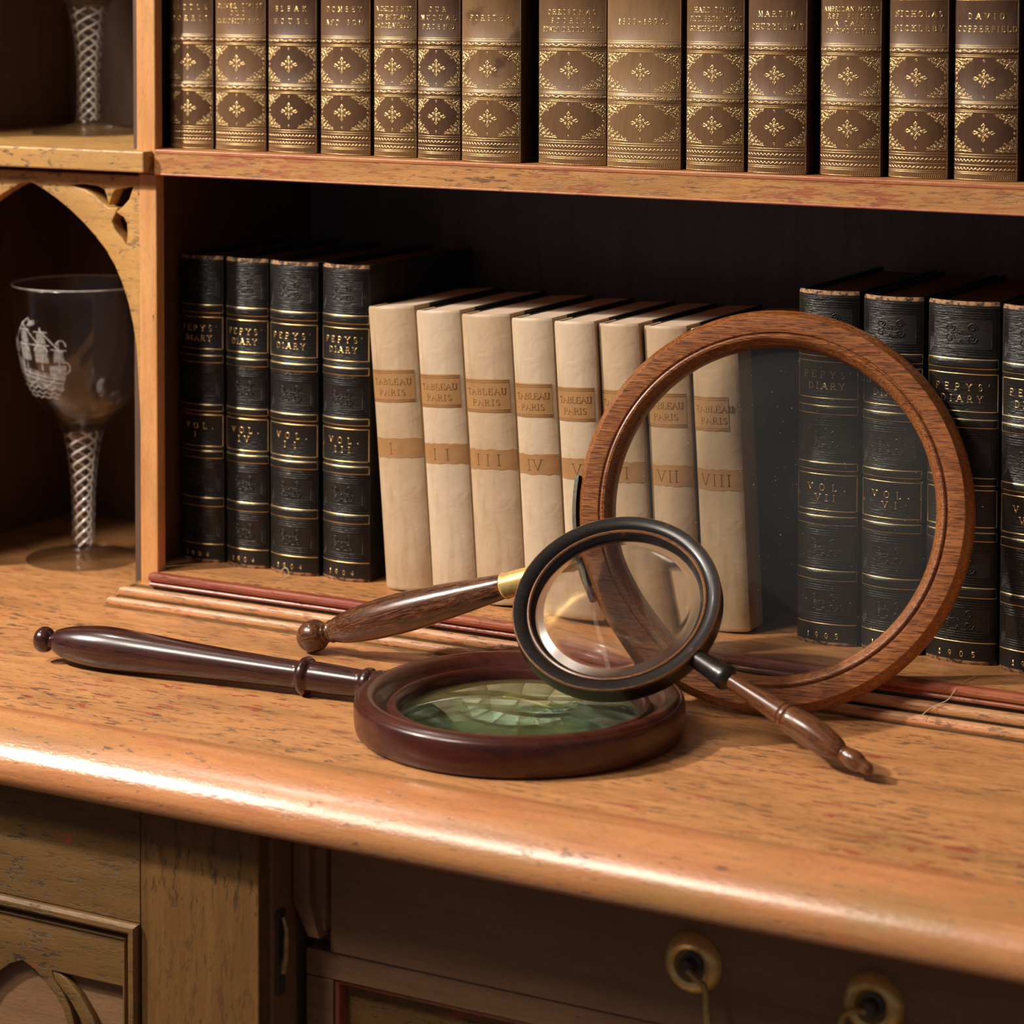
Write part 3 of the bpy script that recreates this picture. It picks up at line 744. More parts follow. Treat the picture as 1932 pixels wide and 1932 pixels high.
# ------------------------------------------------------------------ worktop
def half_round(yf):
    pr = [(0.262, 0.0), (-0.2180, 0.0), (-0.2200, -0.0007), (-0.2215, -0.0009), (-0.2235, -0.0004), (-0.2290, -0.0008), (-0.2360, -0.0030), (-0.2430, -0.0066), (-0.2490, -0.0108), (-0.2540, -0.0160), (-0.2566, -0.0210), (-0.2572, -0.0255), (-0.2560, -0.0292), (-0.2535, -0.0318), (-0.2495, -0.0332), (-0.2400, -0.034), (0.262, -0.034)]
    return pr
mb = MB()
pr = half_round(0)
xs = [-0.75 + 0.025 * i for i in range(81)]
mb.grid([[Vector((x, y, z)) for y, z in pr] for x in xs], 0, closed_v=True)
mb.mi = [1 if (max(mb.v[i].y for i in f) < -0.2190) else 0 for f in mb.f]
for x in (xs[0], xs[-1]): mb.add([(x, y, z) for y, z in pr], [tuple(range(len(pr)))])
wt = mb.build('worktop', [M_DESK, M_EDGE], None, True, 35)
tag(wt, 'worn orange wooden worktop with red flecks and a rounded front edge', 'worktop')

# ------------------------------------------------------------------ bookcase
bc = tag(empty('bookcase', (0.3, 0.1, 0.0)), 'orange painted open bookcase standing on the back of the worktop', 'bookcase')
OFF = Vector((-0.3, -0.1, 0.0))
def bpart(mb, name, mats, label=None, smooth=False, angle=40):
    mb.v = [v + OFF for v in mb.v]
    o = mb.build(name, mats, bc, smooth, angle)
    if label: tag(o, label)
    return o
m = MB(); m.box(0.0, 0.0135, 0.0, 0.0085, 0.0, 0.277, 0, .0008)
m.box(-0.0022, 0.0124, 0.0005, 0.0085, 0.277, 0.56, 0, .0008)
bpart(m, 'post', M_POST, 'orange upright between niche and shelves')
m = MB(); m.box(-0.0104, -0.0014, 0.0083, 0.1995, 0.0, 0.56); bpart(m, 'divider', M_NICHE)
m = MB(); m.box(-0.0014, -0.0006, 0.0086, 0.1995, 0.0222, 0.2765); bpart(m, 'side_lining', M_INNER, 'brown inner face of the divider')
m = MB(); m.box(0.760, 0.775, 0.0, 0.205, 0.0, 0.56, 0, .0008); bpart(m, 'post', M_POST)
m = MB(); m.box(-0.228, -0.2155, 0.0, 0.205, 0.0, 0.56, 0, .0008); bpart(m, 'post', M_POST)
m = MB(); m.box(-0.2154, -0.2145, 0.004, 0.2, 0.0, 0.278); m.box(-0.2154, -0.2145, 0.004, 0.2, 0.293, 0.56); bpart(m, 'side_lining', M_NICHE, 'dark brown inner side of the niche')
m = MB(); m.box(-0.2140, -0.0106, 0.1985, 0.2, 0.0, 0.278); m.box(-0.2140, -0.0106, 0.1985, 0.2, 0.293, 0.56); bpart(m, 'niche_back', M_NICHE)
m = MB(); m.box(0.0142, 0.7595, -0.0035, 0.199, 0.2768, 0.2930, 0, .0009); m.box(-0.0012, 0.0160, 0.0088, 0.199, 0.2770, 0.2929)
m.box(0.0150, 0.7590, -0.0039, 0.003, 0.2905, 0.29305, 1, .0006); m.box(0.0150, 0.7590, -0.0037, 0.002, 0.27675, 0.2780, 1, .0004)
bpart(m, 'shelf', [M_SHELF, M_REDW], 'upper bookshelf with a red-worn front edge')
m = MB(); m.box(0.0138, 0.7595, 0.0, 0.199, 0.0105, 0.0220, 0, .0004); m.box(-0.0012, 0.0160, 0.0088, 0.199, 0.0107, 0.0219)
bpart(m, 'shelf', M_DESK, 'low shelf just above the worktop')
m = MB(); m.box(-0.2142, 0.0121, -0.0115, -0.0005, 0.2785, 0.2920, 0, .0011); m.box(-0.2142, -0.0106, -0.0030, 0.199, 0.2787, 0.29185); m.box(-0.0107, -0.0024, -0.003, 0.0080, 0.2787, 0.29185)
bpart(m, 'shelf', M_OCHRE, 'ochre niche shelf under the upper goblet')
m = MB(); m.box(-0.2142, -0.0106, 0.011, 0.198, 0.2745, 0.2783); bpart(m, 'shelf_packing', M_INNER)
m = MB(); m.box(-0.228, 0.775, 0.2, 0.208, 0.0, 0.56); bpart(m, 'back_panel', M_BACK, 'dark back boards')
m = MB(); m.box(-0.228, 0.775, -0.004, 0.208, 0.56, 0.578, 0, .001); bpart(m, 'top_board', M_POST)
# nosing of the lower shelf
m = MB()
pf = [(0.0, 0.0135), (0.0038, 0.0135), (0.0048, 0.0140), (0.0051, 0.0152), (0.0044, 0.0162), (0.0040, 0.0166), (0.0042, 0.0170), (0.0058, 0.0176), (0.0064, 0.0192), (0.0060, 0.0208), (0.0046, 0.0219), (0.0, 0.0221)]
moulding(m, [(0.76, 0.0), (0.0105, 0.0)], pf, lambda x, y, h: Vector((x, y, h)), -1)
bpart(m, 'nosing', M_RED, 'red worn nosing of the low shelf', True, 30)
# stepped plinth moulding round the foot of the post
m = MB()
pf = [(0.0, 0.0132), (0.0022, 0.0132), (0.0026, 0.0112), (0.0044, 0.0110), (0.0056, 0.0121), (0.0074, 0.0124), (0.0090, 0.0117), (0.0101, 0.0103), (0.0105, 0.0086), (0.0101, 0.0070), (0.0096, 0.0052), (0.0112, 0.0050), (0.0122, 0.0060), (0.0136, 0.0061), (0.0150, 0.0052), (0.0158, 0.0038), (0.0160, 0.0022), (0.0154, 0.0008), (0.0170, 0.0003), (0.0172, 0.0001), (0.0, 0.0001)]
path = [(0.775, 0.0), (0.0, 0.0), (0.0, 0.035)]
GROOVE = {1, 2, 3, 9, 10, 11, 17, 18}  # groove faces and thin foot lip coloured dark as painted shadow lines with grime
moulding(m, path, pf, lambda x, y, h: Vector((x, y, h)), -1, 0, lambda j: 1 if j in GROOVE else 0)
bpart(m, 'plinth_moulding', [M_MOULD, M_SHADE_GRIME], 'stepped orange moulding along the foot', True, 30)
# gothic fretwork of the niche
arcR = [(-.0903, .2692), (-.0835, .2672), (-.0768, .2642), (-.066, .2585), (-.0553, .2518), (-.0446, .2440), (-.0358, .2364), (-.0271, .2278), (-.0195, .2175), (-.0135, .2060), (-.0088, .1940), (-.0050, .1800), (-.0024, .1650), (-.0012, .1480), (-.0006, .1250)]
arcL = [(-.1806 - x, z) for x, z in reversed(arcR)]
outline = [(0.0, .2744), (-.1806 - 0.0, .2744), (-.1806, .125)] + arcL[1:-1] + arcR[:-1] + [(0.0, .125)]
hole = [(-.0579, .2667), (-.0427, .2685), (-.0321, .2677), (-.0268, .2654), (-.0242, .2582), (-.0207, .2652), (-.0146, .2673), (-.0054, .2686), (-.0089, .2596), (-.0138, .2548), (-.0177, .2521), (-.0134, .2499), (-.0105, .2458), (-.0102, .2387), (-.0113, .2308), (-.0152, .236), (-.0208, .2414), (-.023, .2466), (-.019, .2538), (-.0247, .2536), (-.0304, .2569), (-.0357, .2609), (-.0419, .2636)]
hcx, hcz = -.0215, .2545
hole = [(hcx + (x - hcx) * 1.10, hcz + (z - hcz) * 1.09 - .0004) for x, z in hole]
hole2 = [(-.1806 - x, z) for x, z in hole]
prm = prism(outline, [hole, hole2], 0.0005, 0.0105, 0.0009, 'fretwork_arch', M_OCHRE, bc)
for v in prm.data.vertices: v.co += OFF
tag(prm, 'ochre pierced gothic arch of the niche')
m = MB(); m.box(-.2140, -.1806, 0.001, .012, .0, .2744); bpart(m, 'arch_stile', M_OCHRE)

# ------------------------------------------------------------------ lower cabinets
cab = tag(empty('pedestal_cabinet', (0.05, -0.10, -0.76)), 'brown painted cabinet with a gothic carved door under the left of the worktop', 'cabinet')
CO = Vector((-0.05, 0.10, 0.76))
def cpart(mb, name, mats, parent, off, label=None, smooth=False, angle=40):
    mb.v = [v + off for v in mb.v]
    o = mb.build(name, mats, parent, smooth, angle)
    if label: tag(o, label)
    return o
ZB = -0.70
m = MB(); m.box(-0.60, 0.2485, -0.226, 0.25, ZB, -0.0345); cpart(m, 'carcass', M_DRAW, cab, CO)
m = MB(); m.box(0.1755, 0.2508, -0.2350, -0.2262, ZB, -0.0345, 0, .0008); cpart(m, 'stile', M_CABV, cab, CO, 'scratched brown upright stile')
m = MB(); m.box(-0.60, 0.1752, -0.2350, -0.2262, -0.0995, -0.0345, 0, .0005); cpart(m, 'frieze_board', M_CAB, cab, CO, 'brown board above the carved door')
m = MB(); m.box(-0.62, 0.2508, -0.245, 0.25, -0.76, -0.7005); cpart(m, 'plinth', M_CAB, cab, CO)
m = MB(); m.box(0.2487, 0.2530, -0.2260, -0.2030, ZB, -0.0345, 0, .0005); cpart(m, 'side_strip', M_DRAW, cab, CO)
# lock plate let into the side
m = MB(); m.box(0.2531, 0.2542, -0.2230, -0.2150, -0.128, -0.083, 0, .0004)
lk = cpart(m, 'lock_plate', M_IRON, cab, CO, 'dark iron lock plate on the cabinet side')
m = MB(); m.tube([(0.2543, -0.2185, -0.116), (0.2565, -0.2185, -0.108), (0.2570, -0.2185, -0.094), (0.2550, -0.2185, -0.0868)], lambda t: .0022 * (1 - .5 * t), 10)
cpart(m, 'lock_bolt', M_BRASSD, lk, CO, 'brass bolt of the lock', True)
# door
dr = MB(); dr.box(-0.20, 0.164, -0.2300, -0.2263, ZB + .02, -0.1105)
door = cpart(dr, 'door', M_DRAW, cab, CO, 'carved gothic door')
m = MB()
pf = [(0.0, -0.2263), (0.0, -0.2372), (0.0016, -0.2392), (0.0040, -0.2394), (0.0056, -0.2380), (0.0064, -0.2345), (0.0080, -0.2335), (0.0086, -0.2352), (0.0096, -0.2362), (0.0106, -0.2352), (0.0110, -0.2263)]
moulding(m, [(-0.22, -0.0998), (0.1749, -0.0998), (0.1749, ZB + .01)], pf, lambda x, z, y: Vector((x, y, z)), 1)
cpart(m, 'door_moulding', M_CAB, door, CO, 'raised moulding round the carved door', True, 30)
ax = [(.0955, -.1335), (.1045, -.1373), (.1119, -.1429), (.1188, -.1490), (.1237, -.1557), (.1274, -.1657), (.1300, -.1800), (.1310, -.2050)]
bx = [(.1133, -.1351), (.122, -.1395), (.1306, -.1464), (.1367, -.1532), (.144, -.1623), (.1490, -.1730), (.1530, -.1900)]
cxm = .0955
open_ = ax + [(.1310, -.45)] + [(2 * cxm - .1310, -.45)] + [(2 * cxm - x, z) for x, z in reversed(ax[1:])]
spand = [(.1150, -.1354), (.1640, -.1350), (.1640, -.45), (.1350, -.45), (.1352, -.2050), (.1340, -.1800), (.1315, -.1660), (.1275, -.1545), (.1225, -.1470), (.1165, -.1408)]
rail = [(-0.2, -.1108), (.1645, -.1108), (.1645, -.46), (-0.2, -.46)]
spandL = [(2 * cxm - x, z) for x, z in reversed(spand)]
t1 = prism(rail, [open_, spand, spandL], -0.2352, -0.2300, .0006, 'tracery', M_CAB, door)
for v in t1.data.vertices: v.co += CO
tag(t1, 'brown pierced gothic tracery of the door')
bars = []
for sg in (1, -1):
    inn = [(x, z) for x, z in ax]; out = bx
    pl = [(.1133, -.1345), (.1240, -.1395), (.1330, -.1465), (.1410, -.1560), (.1480, -.1680), (.1540, -.1850)] + [(.1480, -.1860), (.1420, -.1710), (.1350, -.1590), (.1280, -.1500), (.1200, -.1425), (.1110, -.1375)]
    pl = pl if sg > 0 else [(2 * cxm - x, z) for x, z in pl]
    bars.append(pl)
for i, pl in enumerate(bars):
    t2 = prism(pl, [], -0.2345, -0.2300, .0009, 'tracery_bar', M_CAB, door)
    for v in t2.data.vertices: v.co += CO
# drawer cabinet
dc = tag(empty('drawer_cabinet', (0.62, -0.08, -0.76)), 'dark brown drawer unit with brass handle under the right of the worktop', 'cabinet')
DO = Vector((-0.62, 0.08, 0.76))
m = MB(); m.box(0.2535, 1.20, -0.186, 0.25, ZB, -0.0345); m.box(0.2535, 1.20, -0.18, 0.25, -0.76, ZB + .001)
cpart(m, 'carcass', M_DRAW, dc, DO)
m = MB(); m.box(0.2718, 1.18, -0.200, -0.1862, -0.1085, -0.0365, 0, .0007)
dw = cpart(m, 'drawer', M_DRAW, dc, DO, 'plain dark drawer front')
m = MB(); m.box(0.2560, 1.20, -0.1985, -0.1862, -0.1235, -0.1093, 0, .0005); cpart(m, 'rail', M_DRAW, dc, DO)
m = MB(); m.box(0.2560, 0.2728, -0.1985, -0.1862, ZB, -0.1240, 0, .0005); cpart(m, 'stile', M_DRAW, dc, DO)
m = MB()
moulding(m, [(0.2735, ZB), (0.2735, -0.1242), (1.19, -0.1242)], [(0.0, -0.1862), (0.0, -0.1975), (0.0018, -0.1965), (0.0028, -0.1930), (0.0034, -0.1862)], lambda x, z, y: Vector((x, y, z)), 1)
cpart(m, 'panel_moulding', M_RED, dc, DO, 'reddish inner edge of the lower panel', True, 30)
m = MB(); m.box(0.2766, 1.19, -0.1905, -0.1862, ZB, -0.1272); cpart(m, 'panel', M_CAB, dc, DO)
# bracket at the left of the drawer
br = MB()
pl = [(0.2545, -.0352), (0.2635, -.0352), (0.2635, -.0800), (0.2700, -.0985), (0.2640, -.0985), (0.2545, -.0815)]
brk = prism(pl, [], -0.2085, -0.1864, .0005, 'bracket', M_DRAW, dc)
for v in brk.data.vertices: v.co += DO
tag(brk, 'shaped wooden bracket beside the drawer')
m = MB(); m.box(0.2637, 0.2712, -0.2035, -0.1864, -0.0965, -0.0345, 0, .0005); cpart(m, 'bracket_fillet', M_DRAW, dc, DO)
# brass swan-neck pull on the drawer: two roses and a drop bail
hp = [(0.4805, -0.0745), (0.5730, -0.0765)]
for (hx, hz) in hp:
    m = MB()
    prof = [(0.0, .0008), (.0052, .0008), (.0058, .0020), (.0068, .0042), (.0086, .0050), (.0104, .0040), (.0118, .0016), (.0124, 0.0)]
    m.lathe([(r * 1.22, h * 1.15) for r, h in prof], 40)
    mt = basis((hx, -0.2003, hz), (1, 0, 0), (0, 0, 1), (0, -1, 0)); m.v = [mt @ v for v in m.v]
    cpart(m, 'rosette', M_BRASS, dw, DO, 'round dished brass rosette', True)
    m = MB(); m.lathe([(.0060, .0009), (.0058, .0022), (.0040, .0030), (.0036, .0050), (.0037, .0066), (.0030, .0085), (.0, .0095)], 24)
    m.v = [mt @ v for v in m.v]
    cpart(m, 'post_knob', M_IRON, dw, DO, 'dark stud in the rosette', True)
m = MB()
(h1x, h1z), (h2x, h2z) = hp
pb = smoothp([(h1x + .001, -.2085, h1z - .001), (h1x + .0060, -.2105, h1z - .0035), (h1x + .0105, -.2110, h1z - .0060), (h1x + .0122, -.2115, h1z - .013), (h1x + .0135, -.2118, h1z - .026), (h1x + .0200, -.2122, h1z - .042), (h1x + .034, -.2125, h1z - .051), (.5268, -.2125, -.1285),
              (h2x - .034, -.2125, h2z - .051), (h2x - .0200, -.2122, h2z - .042), (h2x - .0138, -.2118, h2z - .026), (h2x - .0126, -.2115, h2z - .012), (h2x - .0105, -.2110, h2z - .0040), (h2x - .0060, -.2105, h2z - .0010), (h2x - .001, -.2085, h2z - .001)], 4)
m.tube(pb, lambda t: .0016 + .0012 * math.sin(PI * t) ** 4, 10)
cpart(m, 'bail', M_BRASSD, dw, DO, 'curved brass drop bail', True)

# ------------------------------------------------------------------ books, upper shelf
U = [
 (0.0108, 0.0468, .011, [('LITTLE', 90, .78), ('DORRIT', 83, .84)], 0, 'brown calf book beside the upright, leftmost on the upper shelf'),
 (0.0474, 0.0880, .009, [('OLIVER TWIST', 91, .92), ('OLD', 86.5, .28), ('CURIOSITY SHOP', 81.5, .94)], 1, 'brown calf book with three close title lines, second from the upright on the upper shelf'),
 (0.0884, 0.1266, .008, [('BLEAK', 89.5, .62), ('HOUSE', 81.8, .68)], 2, 'brown calf book titled BLEAK HOUSE on the upper shelf'),
 (0.1272, 0.1655, .008, [('DOMBEY', 89.5, .70), ('AND SON', 81.4, .74)], 0, 'brown calf book titled with a surname AND SON, right of BLEAK HOUSE'),
 (0.1668, 0.1993, .007, [("A CHILD'S HIST.", 90, .92), ('OF ENGLAND', 85, .80), ('UNC.TRAVELLER', 80, .96)], 1, "narrow calf book whose title starts A CHILD'S HIST. on the upper shelf"),
 (0.2003, 0.2320, .003, [('OUR', 90, .38), ('MUTUAL', 85, .82), ('FRIEND', 79.6, .74)], 2, 'narrow dark calf book titled OUR MUTUAL FRIEND on the upper shelf'),
 (0.2322, 0.2745, -.001, [('FORSTER', 85.2, .66)], 4, 'wide tan calf book with a dark stain and a single surname line'),
 (0.2812, 0.3280, .004, [('CHRISTMAS', 89, .70), ('STORIES', 84, .58), ('EDWIN DROOD ETC.', 79, .90)], 1, 'wide calf book whose title starts CHRISTMAS STORIES'),
 (0.3283, 0.3775, -.0005, [('1833-1870.', 84, .66)], 3, 'widest lightest tan calf book, marked with the years 1833-1870'),
 (0.3780, 0.4160, .001, [('HARD TIMES', 91, .70), ('PICT. FROM ITALY', 86, .90), ('GT.EXPECTATIONS', 80.5, .93)], 1, 'brown calf book whose title starts HARD TIMES'),
 (0.4164, 0.4540, .000, [('MARTIN', 89, .62), ('CHUZZLEWIT', 82, .92)], 0, 'brown calf book just left of the wide dark gap, right of HARD TIMES'),
 (0.4575, 0.4955, .005, [('AMERICAN NOTES', 92, .92), ('REP. PIECES', 88, .74), ('A TALE', 84, .48), ('OF TWO CITIES', 80, .82)], 1, 'brown calf book with four title lines starting AMERICAN NOTES'),
 (0.4966, 0.5328, .008, [('NICHOLAS', 89.6, .80), ('NICKLEBY', 81.8, .84)], 0, 'brown calf book right of the four-line AMERICAN NOTES book'),
 (0.5332, 0.5710, .010, [('DAVID', 88.6, .56), ('COPPERFIELD', 81.8, .96)], 2, 'dark mottled calf book, last whole one at the right of the upper shelf'),
 (0.5735, 0.6120, .012, [('BARNABY', 89, .70), ('RUDGE', 82, .6)], 1, 'calf book of which only a sliver shows at the right frame edge'),
]
for (a, b, yc, tt, mi, lab) in U:
    calf_book(lab, a, b, yc + .002, [] if 'sliver' in lab else tt, CALF[mi], 0.0)

# ------------------------------------------------------------------ books, lower shelf
diary_book('black leather book in the post shadow, leftmost of the black set', 0.0010, 0.0366, .036, 'I', '1904', M_MORW)
diary_book('black leather book numbered VOL. IV with 1904 at its foot', 0.0374, 0.0718, .036, 'IV', '1904', M_MOR)
diary_book('black leather book numbered VOL. II with brown scuffs and a thread at its foot', 0.0726, 0.1104, .034, 'II', '1904', M_MORW)
diary_book('black leather book numbered VOL. III beside the cream books', 0.1112, 0.1475, .036, 'III', '1904', M_MOR)
diary_book('black leather book numbered VOL. VII seen through the large round glass', 0.4330, 0.4712, .0385, 'VII', '1905', M_MOR, 0.0, 203)
diary_book('black leather book numbered VOL. VI crossed by the large wooden ring', 0.4722, 0.5092, .0385, 'VI', '1905', M_MOR, 0.0, 202)
diary_book('black leather book dated 1905 just right of the large wooden ring', 0.5105, 0.5530, .0385, 'V', '1905', M_MORW, 0.0, 202)
diary_book('black leather book cut by the right frame edge on the lower shelf', 0.5545, 0.5950, .034, 'VIII', '1905', M_MORW, 0.0, 202)

V = [  # bottom-left x, top-left x, width, y, numeral
 (.1634, .1500, .0335, .030, 'I', 0, 'cream vellum book numbered I, leaning furthest, next to the black books'),
 (.1985, .1860, .0312, .028, 'II', 1, 'cream vellum book numbered II with a bright pale spine'),
 (.2310, .2190, .0338, .026, 'III', 0, 'cream vellum book numbered III above the brass ferrule'),
 (.2650, .2540, .0280, .026, 'IV', 1, 'cream vellum book numbered IV behind the small black lens'),
 (.2935, .2830, .0272, .026, 'V', 1, 'cream vellum book numbered V half hidden by the large wooden ring'),
 (.3208, .3104, .0268, .030, 'VI', 0, 'cream vellum book behind the left rim of the large ring'),
 (.3482, .3382, .0280, .034, 'VII', 2, 'cream vellum book numbered VII seen through the large glass'),
 (.3768, .3672, .0300, .036, 'VIII', 2, 'cream vellum book with a torn label, rightmost of the cream set'),
]
for i, (xb, xt, wd, yc, num, mi, lab) in enumerate(V):
    vellum_book(lab, xb, xt, wd, yc, num, VEL[mi], 176.0, i == 7)

# ------------------------------------------------------------------ goblets
def goblet(loc, label):
    root = tag(empty('wine_goblet', loc), label, 'goblet', 'air-twist wine goblets in the left niches')
    out = [(0.0, .0004), (.0360, .0002), (.0385, .0006), (.0390, .0012), (.0380, .0020), (.0250, .0044), (.0150, .0062), (.0100, .0080), (.0088, .0105), (.0083, .0160), (.0081, .0300), (.0083, .0420), (.0092, .0580), (.0108, .0720), (.0130, .0840), (.0150, .0905), (.0185, .0945), (.0246, .1000), (.0305, .1068), (.0352, .1145), (.0390, .1235), (.0426, .1360), (.0452, .1500), (.0470, .1640), (.0482, .1780), (.0488, .1900)]
    rim = [(.0486, .1909), (.0481, .1912), (.0476, .1909)]
    inn = [(.0474, .1895), (.0468, .1780), (.0456, .1640), (.0438, .1500), (.0412, .1365), (.0376, .1245), (.0335, .1155), (.0285, .1082), (.0225, .1025), (.0150, .0988), (.0070, .0974), (0.0, .0971)]
    i0 = out.index((.0100, .0080)); i1 = out.index((.0150, .0905))
    def sm(pts): return [tuple(p) for p in smoothp([Vector(p) for p in pts], 2)]
    m = MB(); m.lathe(sm(out[:i0 + 1]) + [(0.0, .0080)], 72)
    tag(m.build('foot', M_THIN, root, True, 60), 'clear spreading foot')
    m = MB(); m.lathe([(0.0, .0081)] + sm(out[i0:i1 + 1]) + [(0.0, .0905)], 72)
    tag(m.build('stem', M_THIN, root, True, 60), 'clear stem')
    m = MB(); m.lathe([(0.0, .0906)] + sm(out[i1:]) + rim + inn, 72)
    tag(m.build('bowl', M_BOWL, root, True, 60), 'clear thin bowl')
    m = MB(); m.lathe([(.0481 + .00055 * math.cos(2 * PI * i / 8), .1914 + .00055 * math.sin(2 * PI * i / 8)) for i in range(8)], 72, closed=True)  # frosted ring added as a painted highlight along the lip
    tag(m.build('rim', M_ETCH_AND_GLINT, root), 'rounded rim with its highlight painted pale')
    m = MB()
    for k in range(4):
        pts = []
        for i in range(97):
            t = i / 96; z = .0095 + .079 * t
            rs = .0052 + max(0, (t - .35)) ** 1.6 * .0095
            a = 2 * PI * 2.7 * t + 2 * PI * k / 4
            pts.append((rs * math.cos(a), rs * math.sin(a), z))
        m.tube(pts, .00078, 6)
    tag(m.build('air_twist', M_TWIST, root), 'white spiral threads inside the stem')
    return root
g1 = goblet((-.1115, .0835, .0002), 'clear wine goblet engraved with a ship, standing in the arched niche')
# engraved ship on the bowl
def bowl_r(z):
    T = [(.0246, .1000), (.0305, .1068), (.0352, .1145), (.0390, .1235), (.0426, .1360), (.0452, .1500), (.0470, .1640), (.0482, .1780), (.0488, .1900)]
    for (r0, z0), (r1, z1) in zip(T, T[1:]):
        if z <= z1: return r0 + (r1 - r0) * (z - z0) / (z1 - z0)
    return .0488
class Bowl:
    def P(s, a, z, lift=0.0):
        zz = z * MM; r = bowl_r(zz) + .00012 + lift * .0003
        ph = math.radians(-96) + a * 1.18 * MM / .045
        return Vector((r * math.cos(ph), r * math.sin(ph), zz))
bw = Bowl()
def fillp(mb, loop):
    (x0, z0), (x1, z1), (x2, z2), (x3, z3) = loop
    rows = []
    for i in range(7):
        u = i / 6
        rows.append([bw.P((x0 + (x1 - x0) * u) * (1 - v) + (x3 + (x2 - x3) * u) * v, (z0 + (z1 - z0) * u) * (1 - v) + (z3 + (z2 - z3) * u) * v) for v in [j / 4 for j in range(5)]])
    mb.grid(rows)
m = MB()
for lp in ([(-21, 127), (16, 122), (19, 133), (-22, 139)], [(9, 133), (19, 131), (20, 141), (9, 140)], [(-22, 139), (-12, 137), (-12, 142), (-23, 146)],
           [(-14, 143), (-4, 143), (-5, 153), (-13, 153)], [(-12, 155), (-5, 155), (-6, 163), (-11, 163)], [(-1, 142), (9, 142), (8, 153), (0, 153)], [(1, 155), (8, 155), (7, 162), (2, 162)],
           [(12, 143), (19, 142), (18, 150), (13, 151)], [(-22, 147), (-16, 147), (-17, 156), (-22, 156)], [(-4, 166), (1, 168), (1, 171), (-4, 170)]):
    fillp(m, lp)
tag(m.build('engraved_ship', M_ETCH, g1), 'frosted engraving of a sailing ship')
m = MB()
ln = [[(-9, 138), (-8.5, 169)], [(4, 137), (4.5, 166)], [(15.5, 136), (15.5, 157)], [(-19, 140), (-19, 158)], [(-9, 168), (4, 153)], [(4, 165), (15, 152)], [(-8.5, 169), (-22, 150)], [(-22, 133), (17, 128)], [(-22, 136), (18, 130.5)],
      [(-15, 154), (-3, 154)], [(-2, 154), (10, 154)], [(11, 151.5), (20, 151)], [(-13, 164), (-4, 164)], [(0, 163), (9, 163)], arc(-10, 148, 5, 6, 20, 160), arc(4, 148, 5, 6, 20, 160), arc(19, 139, 3, 4, -80, 90), arc(17, 154, 3, 4, 0, 300), [(-8, 169), (-4, 172), (-1, 169), (-5, 167)],
      wave(-20, 17, 124, 1.2, 7), wave(-18, 14, 120.5, 1.0, 6), wave(-15, 12, 117.5, .8, 6), arc(-8, 132, 6, 5, 180, 360), arc(5, 131, 6, 5, 180, 360)]
ribbons(m, bw, ln, .8, .3)
tag(m.build('engraved_rigging', M_ETCH_AND_GLINT, g1), 'frosted masts, rigging and waves')
g2 = tag(g1.copy(), 'clear wine goblet on the ochre niche shelf, only its stem and foot in view', 'goblet', 'air-twist wine goblets in the left niches')
COL.objects.link(g2); g2.location = (-.1330, .1190, .2922); g2.rotation_euler = (0, 0, 2.4)
for ch in list(g1.children):
    if ch.name.startswith('engraved'): continue
    c = ch.copy(); COL.objects.link(c); c.parent = g2

# ------------------------------------------------------------------ magnifier lying on the desk
def obj_frame(o, origin, n, u, v):
    o.matrix_world = basis(origin, u, v, n)
def ring_prof(pts, k=3): return [tuple(p) for p in smoothp([Vector(p) for p in pts], k)]
dm = empty('magnifying_glass', (0.3435, -0.1243, 0.0004))
tag(dm, 'red mahogany magnifying glass lying flat with a long dark turned handle', 'magnifying glass')
m = MB()
pf = [(.0640, .0030), (.0780, .0), (.0868, .0002), (.0886, .0016), (.0893, .0045), (.0897, .0095), (.0897, .0150), (.0893, .0172), (.0884, .0186), (.0874, .0190)]
pf += [(.0866, .0186), (.0858, .0194), (.0838, .0206), (.0812, .0208), (.0780, .0192), (.0752, .0160), (.0735, .0130), (.0720, .0120), (.0712, .0126), (.0706, .0142), (.0690, .0155), (.0672, .0156), (.0658, .0146), (.0650, .0128), (.0640, .0110), (.0640, .0030)]
m.lathe([(r * (1 - .012 * max(0, (r - .064) / .0257)), h) for r, h in pf], 160, closed=True)
m.build('rim', M_DESKR, dm, True, 38)
m = MB()
lp = [(0.0, .0020)] + [(.0645 * i / 14, .0020 + .0062 * (i / 14) ** 2) for i in range(1, 15)] + [(.0645, .0088)] + [(.0645 * i / 14, .0088 + .0112 * (1 - (i / 14) ** 2)) for i in range(13, -1, -1)]
m.lathe(lp, 128)
tag(m.build('lens', M_LENSG, dm, True, 60), 'thick greenish convex lens')
ax_ = Vector((.9954, .0943, -.0142)).normalized()
A0 = Vector((.0775, -.1362, .0124 + .0003))
m = MB()
pf = [(0.0, -.0478), (.0040, -.0476), (.0064, -.0460), (.0075, -.0435), (.0074, -.0410), (.0062, -.0388), (.0044, -.0378), (.0038, -.0368), (.0046, -.0358), (.0066, -.0340), (.0088, -.0280), (.0107, -.0190), (.0119, -.0090), (.0124, .0010), (.0122, .0130), (.0115, .0280), (.0106, .0440), (.0096, .0660), (.0088, .0880), (.0081, .1100), (.0078, .1240),
      (.0080, .1268), (.0098, .1278), (.0107, .1296), (.0107, .1312), (.0098, .1330), (.0086, .1338), (.0087, .1380), (.0083, .1480), (.0078, .1600), (.0077, .1655), (.0086, .1668), (.0094, .1690), (.0090, .1712), (.0078, .1724), (.0084, .1745), (.0088, .1780), (.0080, .1840), (.0070, .1880), (0, .1880)]
pf = [(r, h) for r, h in ring_prof(pf, 2)]
m.lathe([(max(r, 0), h) for r, h in pf], 48)
h_ = m.build('handle', M_DESKH, dm, True, 50)
yv = Vector((0, 0, 1)).cross(ax_).normalized(); zv = ax_.cross(yv)
h_.matrix_parent_inverse = Matrix.Identity(4)
